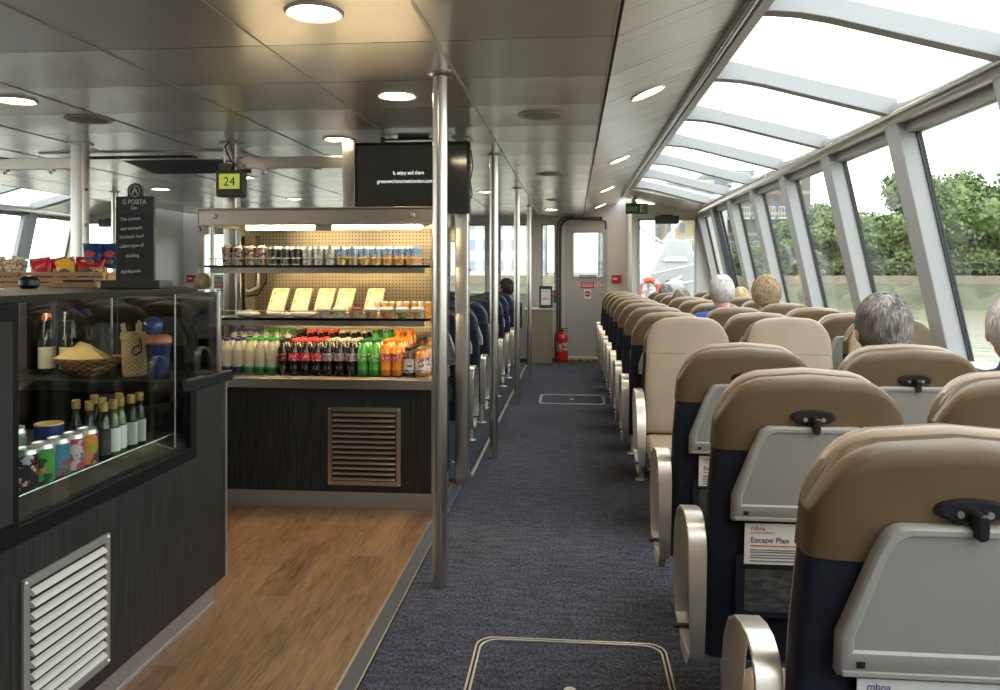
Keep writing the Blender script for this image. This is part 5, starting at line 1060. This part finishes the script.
    for s in (-1, 1):
        c = MB(); cap(c, (s*.11, .64, .065), (s*.12, .79, .045), .048, .040); c.map(lambda a, b_, z: (a, b_, max(z, .006))); c.build('shoe', M['shoe'], r)
        MB().ell(H((s*.032, .084, .008)), (.013, .010, .011), 0, 12, 8).build('eye', M['eye'], r); MB().ell(H((s*.032, .092, .008)), (.006, .004, .006), 0, 10, 6).build('iris', M['iris'], r)
    MB().ell(H((0, .094, -.056)), (.022, .008, .007), 0, 12, 6).build('lips', M['lip'], r)
    # hair: a shell that follows the skull, and locks lying over it
    R0 = Vector((.082*hw, .101*hw, .107*hw)); cc_ = Vector((0, -.008, .022))
    low = {'short': -.55, 'curly': -.72, 'bob': -.85}[style]
    def inhair(d):
        if d.y > .15: return d.z > .18+.55*d.y
        return d.z > low+max(0, (d.y+.35))*.75
    vol = {'short': 1.0, 'curly': 1.10, 'bob': 1.06}[style]
    def shell(d):
        if not inhair(d): return .84
        k = vol+.02*math.sin(9*d.x+5*d.z)+.015*math.sin(14*d.y+8*d.x)
        if style == 'curly': k += .20*mnoise.noise(d*4.2+Vector((seed, 0, 0)))+.07*abs(mnoise.noise(d*9.5))
        if style == 'short' and d.z > .80 and d.y < .25: k -= .03
        return k
    hb = MB().ell(cc_, R0, 0, 64, 40, fn=shell); hb.map(lambda *p: H(p)); hair = hb.build('hair', hairm, r, smooth=70)
    st = MB(); crown = Vector((0, -.35, .94)).normalized()
    cnt = 0
    while cnt < n_hair:
        d = Vector((rnd.gauss(0, 1), rnd.gauss(0, 1), rnd.gauss(0, 1))).normalized()
        if not inhair(d): continue
        if style == 'short' and (d-crown).length < .42 and rnd.random() < .72: cnt += 1; continue
        cnt += 1
        away = (d-crown); t = (away-d*away.dot(d)); t = t.normalized() if t.length > 1e-3 else Vector((0, 1, 0))
        t = (t+Vector((rnd.gauss(0, .25), rnd.gauss(0, .25), rnd.gauss(0, .15)))).normalized(); t = (t-d*t.dot(d)).normalized(); sd = d.cross(t)
        L = rnd.uniform(.25, .60) if style == 'short' else rnd.uniform(.4, .7); pts = []; ph = rnd.random()*6
        ns = 5 if style != 'curly' else 10
        for i in range(ns):
            u = i/(ns-1); p = (d+t*L*u).normalized(); rr = vol+.008+.035*math.sin(PI*u*.9)*rnd.uniform(.6, 1.3)
            q = Vector((p.x*R0.x, p.y*R0.y, p.z*R0.z))*rr+cc_
            if style == 'curly': q = Vector((d.x*R0.x, d.y*R0.y, d.z*R0.z))*vol+cc_+(t*math.cos(ph+u*7)+sd*math.sin(ph+u*7))*.014+d*(.004+.016*u)
            pts.append(H(q))
        st.tube(pts, (.0015*hw if top > 1.27 or x > 1.7 else .0012*hw) if style != 'curly' else .0040, 3, r2=.0006 if style != 'curly' else .0028, cap=False)
    so = st.build('hair_locks', hairm, hair, smooth=0)
    return r
person(1.150, 2.79, 1.278, 'grey haired person seen from behind, sitting in the middle seat of the third row', M['h_grey'], 'short', 'shirtn', dx=.012, hw=1.14, n_hair=3400, voxel=.008, seed=3)
person(1.72, 2.79, 1.272, 'white haired person at the right edge in the window seat of the third row', M['h_white'], 'short', 'shirtn', dx=-.09, yaw=-.2, hw=1.08, n_hair=1600, seed=4)
person(1.167, 5.67, 1.336, 'white haired person in a blue shirt, rising above the tan seats beyond the turned row', M['h_white'], 'short', 'shirtb', dx=-.065, hw=1.08, n_hair=1200, seed=5)
person(1.70, 6.41, 1.300, 'person with curly blond hair, sitting by the window right of the white haired person', M['h_blond'], 'curly', 'shirtc', dx=-.10, hw=1.10, n_hair=900, seed=6)
person(1.722, 7.89, 1.190, 'short person with pale blond hair seen between the white haired and curly haired ones', M['h_lblond'], 'bob', 'shirtc', dx=-.02, hw=1.12, n_hair=700, seed=7)
person(1.14, 7.89, 1.170, 'person with mousy blond hair far off, left of the white haired person', M['h_mouse'], 'bob', 'shirtg', dx=-.03, hw=1.05, n_hair=600, seed=8)
person(1.15, 9.35, 1.210, 'grey haired person farthest away, low against the front right window', M['h_grey'], 'short', 'shirtg', dx=-.03, hw=1.0, n_hair=500, seed=9)
person(-.985, 9.702, 1.262, 'dark haired person in a black coat leaning to the aisle among the navy seats', M['h_dark'], 'bob', 'shirtk', dx=.13, yaw=.9, hw=1.0, n_hair=700, seed=10)
person(mx(-.985), 8.965, 1.325, 'person with mousy hair seated at the far left aisle beyond the chalkboard', M['h_mouse'], 'bob', 'shirtc', dx=-.01, hw=1.1, n_hair=800, seed=11)
# ================================================================== outside
struct(MB().box((-250, -120, -1.05), (250, 300, -.95)).build('river_water', M['water'], smooth=0))
e = MB(); e.prism([(49, -1.0), (52.5, .35), (53.5, .55), (53.5, 1.02), (56, 1.02), (56, .9), (300, .9), (300, -1.0)], 'x', -120, 200, 0)
bk = e.build('far_bank', M['bank'], smooth=0); struct(bk)
struct(MB().box((-120, 53.3, .50), (200, 53.6, 1.06)).build('quay_wall', M['quay'], smooth=0))
struct(MB().box((-120, 53.6, .85), (200, 60, .92)).build('bank_path', M['quay'], smooth=0))
e = MB()
for i in range(90): x = 2+i*1.1; e.box((x-.03, 54.4, .9), (x+.03, 54.46, 1.95))
e.box((1, 54.4, 1.9), (101, 54.46, 1.97)); e.box((1, 54.4, 1.45), (101, 54.44, 1.49)); tag(e.build('bank_railing', M['darkgrey'], smooth=0), 'dark railing along the top of the far river bank', 'railing')
def tree(name, label, x, y, z0, h, rx, m, trunkh, seed, n=1500, leaf=.34, grp=None):
    rnd = random.Random(seed); r = empty(name, label, 'tree' if h > 2 else 'bush', (x, y, z0), 0, grp)
    MB().tube([(0, 0, 0), (.05, 0, trunkh*.5), (0, .05, trunkh), (.1, 0, h*.6)], .16*h/5, 8, r2=.06*h/5).build('trunk', M['bark'], r)
    e = MB(); lobes = [(rnd.uniform(-.6, .6)*rx, rnd.uniform(-.4, .4)*rx, trunkh+(h-trunkh)*rnd.uniform(.22, .78), rnd.uniform(.28, .5)) for _ in range(13)]+[(rnd.uniform(-.7, .7)*rx, rnd.uniform(-.3, .3)*rx, h*.16, .42) for _ in range(6)]+[(0, 0, trunkh+(h-trunkh)*.5, .75)]
    for lx, ly, lz, k in lobes: e.ell((lx, ly, lz), (rx*k*.66, rx*k*.58, (h-trunkh)*.36*k*1.0), 0, 12, 8, fn=lambda d: 1+.12*math.sin(7*d.x+seed)+.12*math.cos(8*d.z))
    for _ in range(n*6):
        lx, ly, lz, k = rnd.choice(lobes); d = Vector((rnd.gauss(0, 1), rnd.gauss(0, 1), rnd.gauss(0, 1))).normalized()
        q_ = rnd.uniform(.72, 1.12); p = Vector((lx+d.x*rx*k*.86*q_, ly+d.y*rx*k*.76*q_, lz+d.z*(h-trunkh)*.36*k*1.28*q_)); a = Vector((rnd.gauss(0, 1), rnd.gauss(0, 1), rnd.gauss(0, 1))).normalized()*leaf*.8; b = a.cross(d).normalized()*leaf*.6
        e.add([p-a*.5, p+b*.5, p+a*.5, p-b*.5], [(0, 1, 2, 3)])
    e.build('foliage', m, r, smooth=80)
tree('riverside_tree', 'large green tree at the right edge beyond the nearest window', 26.5, 58, .9, 8.2, 5.0, M['tree'], .6, 1, 2600, .45)
tree('riverside_tree', 'smaller green tree left of the large one, seen in the nearest window', 23.0, 60, .9, 5.2, 2.2, M['tree2'], .5, 12, 1200, .35)
tree('riverside_tree', 'broad green tree seen in the second large window', 20.6, 57, .9, 5.2, 3.3, M['tree'], .5, 2, 2200, .4)
tree('riverside_tree', 'low green tree joined to the broad tree on its left side', 18.2, 58, .9, 5.6, 2.4, M['tree2'], .5, 3, 1400, .36)
tree('riverside_tree', 'green tree seen in the third side window from the right', 16.2, 57, .9, 4.3, 2.3, M['tree'], .9, 4, 1400, .36)
tree('riverside_tree', 'dark green tree far right beyond the window edge', 33.0, 58, .9, 8.0, 5.0, M['tree'], .6, 5, 1800, .45)
tree('flowering_bush', 'pale flowering bush low on the bank in the third side window', 15.9, 53.9, .9, 2.0, 1.1, M['bush'], .3, 6, 900, .22)
tree('riverside_tree', 'low green tree in front of the brown brick tower', 12.6, 57, .9, 2.6, 1.9, M['tree'], .6, 7, 900, .3)
tree('riverside_tree', 'low green tree in front of the yellow brick flats', 8.8, 56, .9, 2.3, 2.1, M['tree2'], .5, 8, 900, .3)
def building(name, label, x0, x1, y0, y1, z1, m, balc=0, roofm='white', win=None):
    r = empty(name, label, 'building', ((x0+x1)/2, (y0+y1)/2, .9)); a = (x1-x0)/2; d = (y1-y0)/2; h = z1-.9
    MB().box((-a, -d, 0), (a, d, h)).build('wall', M[m], r, smooth=0); MB().box((-a-.15, -d-.15, h), (a+.15, d+.15, h+.25)).build('roof', M[roofm], r, smooth=0)
    if balc:
        for k in range(int(h/2.8)):
            z = 1.9+k*2.8; px = -a+1.4
            n = 0
            while px < a-1.2 and n < 5:
                o = MB().box((px, -d-1.0, z), (px+1.7, -d, z+.12)).build('balcony', M['white'], r, smooth=0)
                e = MB(); e.box((px, -d-1.0, z+.95), (px+1.7, -d-.95, z+1.0))
                for q in range(9): e.box((px+q*.21, -d-1.0, z+.1), (px+q*.21+.03, -d-.97, z+.97))
                e.build('balustrade', M['alu'], o, smooth=0); px += balc; n += 1
    if win:
        for zz in range(int(h/2.8)):
            px = -a+.8
            while px < a-1.2: MB().box((px, -d-.04, 1.0+zz*2.8), (px+1.0, -d+.02, 2.5+zz*2.8)).build('window', M['bluewin'], r, smooth=0); px += win
    return r
building('apartment_tower', 'brown brick apartment tower with balconies beyond the far side windows', 11.2, 19.4, 66, 76, 9.6, 'brick', 2.0)
building('apartment_block', 'yellow brick flats with balconies seen through the front right window', 7.2, 10.8, 62, 70, 8.2, 'yellow', 2.2)
building('glass_office', 'pale blue grey block at the left of the front right window', 2.2, 5.0, 64, 70, 8.5, 'bluefac')
building('pale_apartment_block', 'pale flats with blue windows seen past the poles through the front windows', -11.5, -2.2, 60, 68, 6.5, 'pale', 0)
building('pale_apartment_block', 'yellowish flats seen through the narrow window left of the front door', -1.6, .1, 66, 72, 7, 'yellow', 0)
building('low_house', 'low ochre house between the riverside trees', 20.5, 25.5, 66, 72, 5.6, 'ochre')
# moored white vessel ahead with life ring
r = empty('moored_vessel', 'white moored vessel right ahead of the front window, with mast and gangway rails', 'boat', (2.0, 16.6, -.95))
MB().loops([[(x*k, y, z) for x, y in ((-1.5, -.6), (1.9, -.6), (1.9, 5), (-1.5, 5))] for z, k in ((0, .8), (.9, 1), (1.2, 1.02))]).build('hull', M['vessel'], r, bev=.03)
MB().prism([(-.85, 1.2), (.95, 1.2), (.62, 2.4), (.38, 2.95), (-.08, 3.0), (-.30, 2.5), (-.60, 1.9)], 'y', -.2, 2.4).build('deckhouse', M['vessel'], r, bev=.04)
MB().prism([(-.15, 2.52), (.35, 2.52), (.30, 2.62), (-.08, 2.62)], 'y', -.24, -.195).build('deckhouse_panel', M['alu'], r, smooth=0)
e = MB(); e.tube([(-.1, .2, 2.9), (.35, .0, 3.5)], .035, 8); e.tube([(-.75, -.1, 3.35), (-.1, .2, 2.9)], .03, 8); e.tube([(.15, .5, 2.9), (.15, .5, 4.1)], .04, 8); e.build('mast', M['alu'], r)
for k in range(3): MB().tube([(-.7+.15*k, -.35, 1.6+.33*k), (.35+.1*k, -.35, 1.75+.36*k)], .02, 8).build('handrail', M['alu'], r)
MB().ell((.10, -.32, 2.02), (.17, .10, .17), 0, 16, 10).build('fender_ball', M['vessel'], r)
MB().tube([(.22, -.34, 2.2), (-.45, -.34, 1.85)], .05, 8).build('furled_fender', M['alu'], r)
o = MB().box((-.10, -.30, 1.98), (.14, -.27, 2.16)).build('green_sign', M['green'], r, smooth=0, loc=(.04, 0, .0)); MB().box((-.05, -.31, 2.03), (.07, -.298, 2.12)).build('white_symbol', M['vessel'], o, smooth=0)
for ch in r.children:
    if ch.name.startswith('green_sign'): ch.location = (.0, -.06, -.03)
R_, r_ = .19, .060
e = MB(); nU, nV = 32, 12; vs = []; fs = []; ms = []
for i in range(nU):
    a = 2*PI*i/nU
    for j in range(nV): b = 2*PI*j/nV; vs.append(((R_+r_*math.cos(b))*math.cos(a), r_*math.sin(b), (R_+r_*math.cos(b))*math.sin(a)))
for i in range(nU):
    for j in range(nV):
        fs.append((i*nV+j, ((i+1) % nU)*nV+j, ((i+1) % nU)*nV+(j+1) % nV, i*nV+(j+1) % nV)); ms.append(1 if i % 8 in (3, 4) else 0)
e.v = vs; e.f = fs; e.m = ms
o = e.build('life_ring', [M['orange'], M['vessel']], None, loc=(1.51, 15.8, 1.0)); tag(o, 'orange life ring with white bands standing outside the front window', 'life ring')
r = empty('life_ring_stand', 'white post stand carrying the orange life ring outside', 'stand', (1.51, 15.93, -.95))
MB().tube([(0, 0, 0), (0, 0, 2.1)], .035, 10).build('stand_post', M['vessel'], r); MB().box((-.22, -.02, 1.55), (.22, .02, 1.62)).build('stand_bracket', M['vessel'], r, smooth=0)
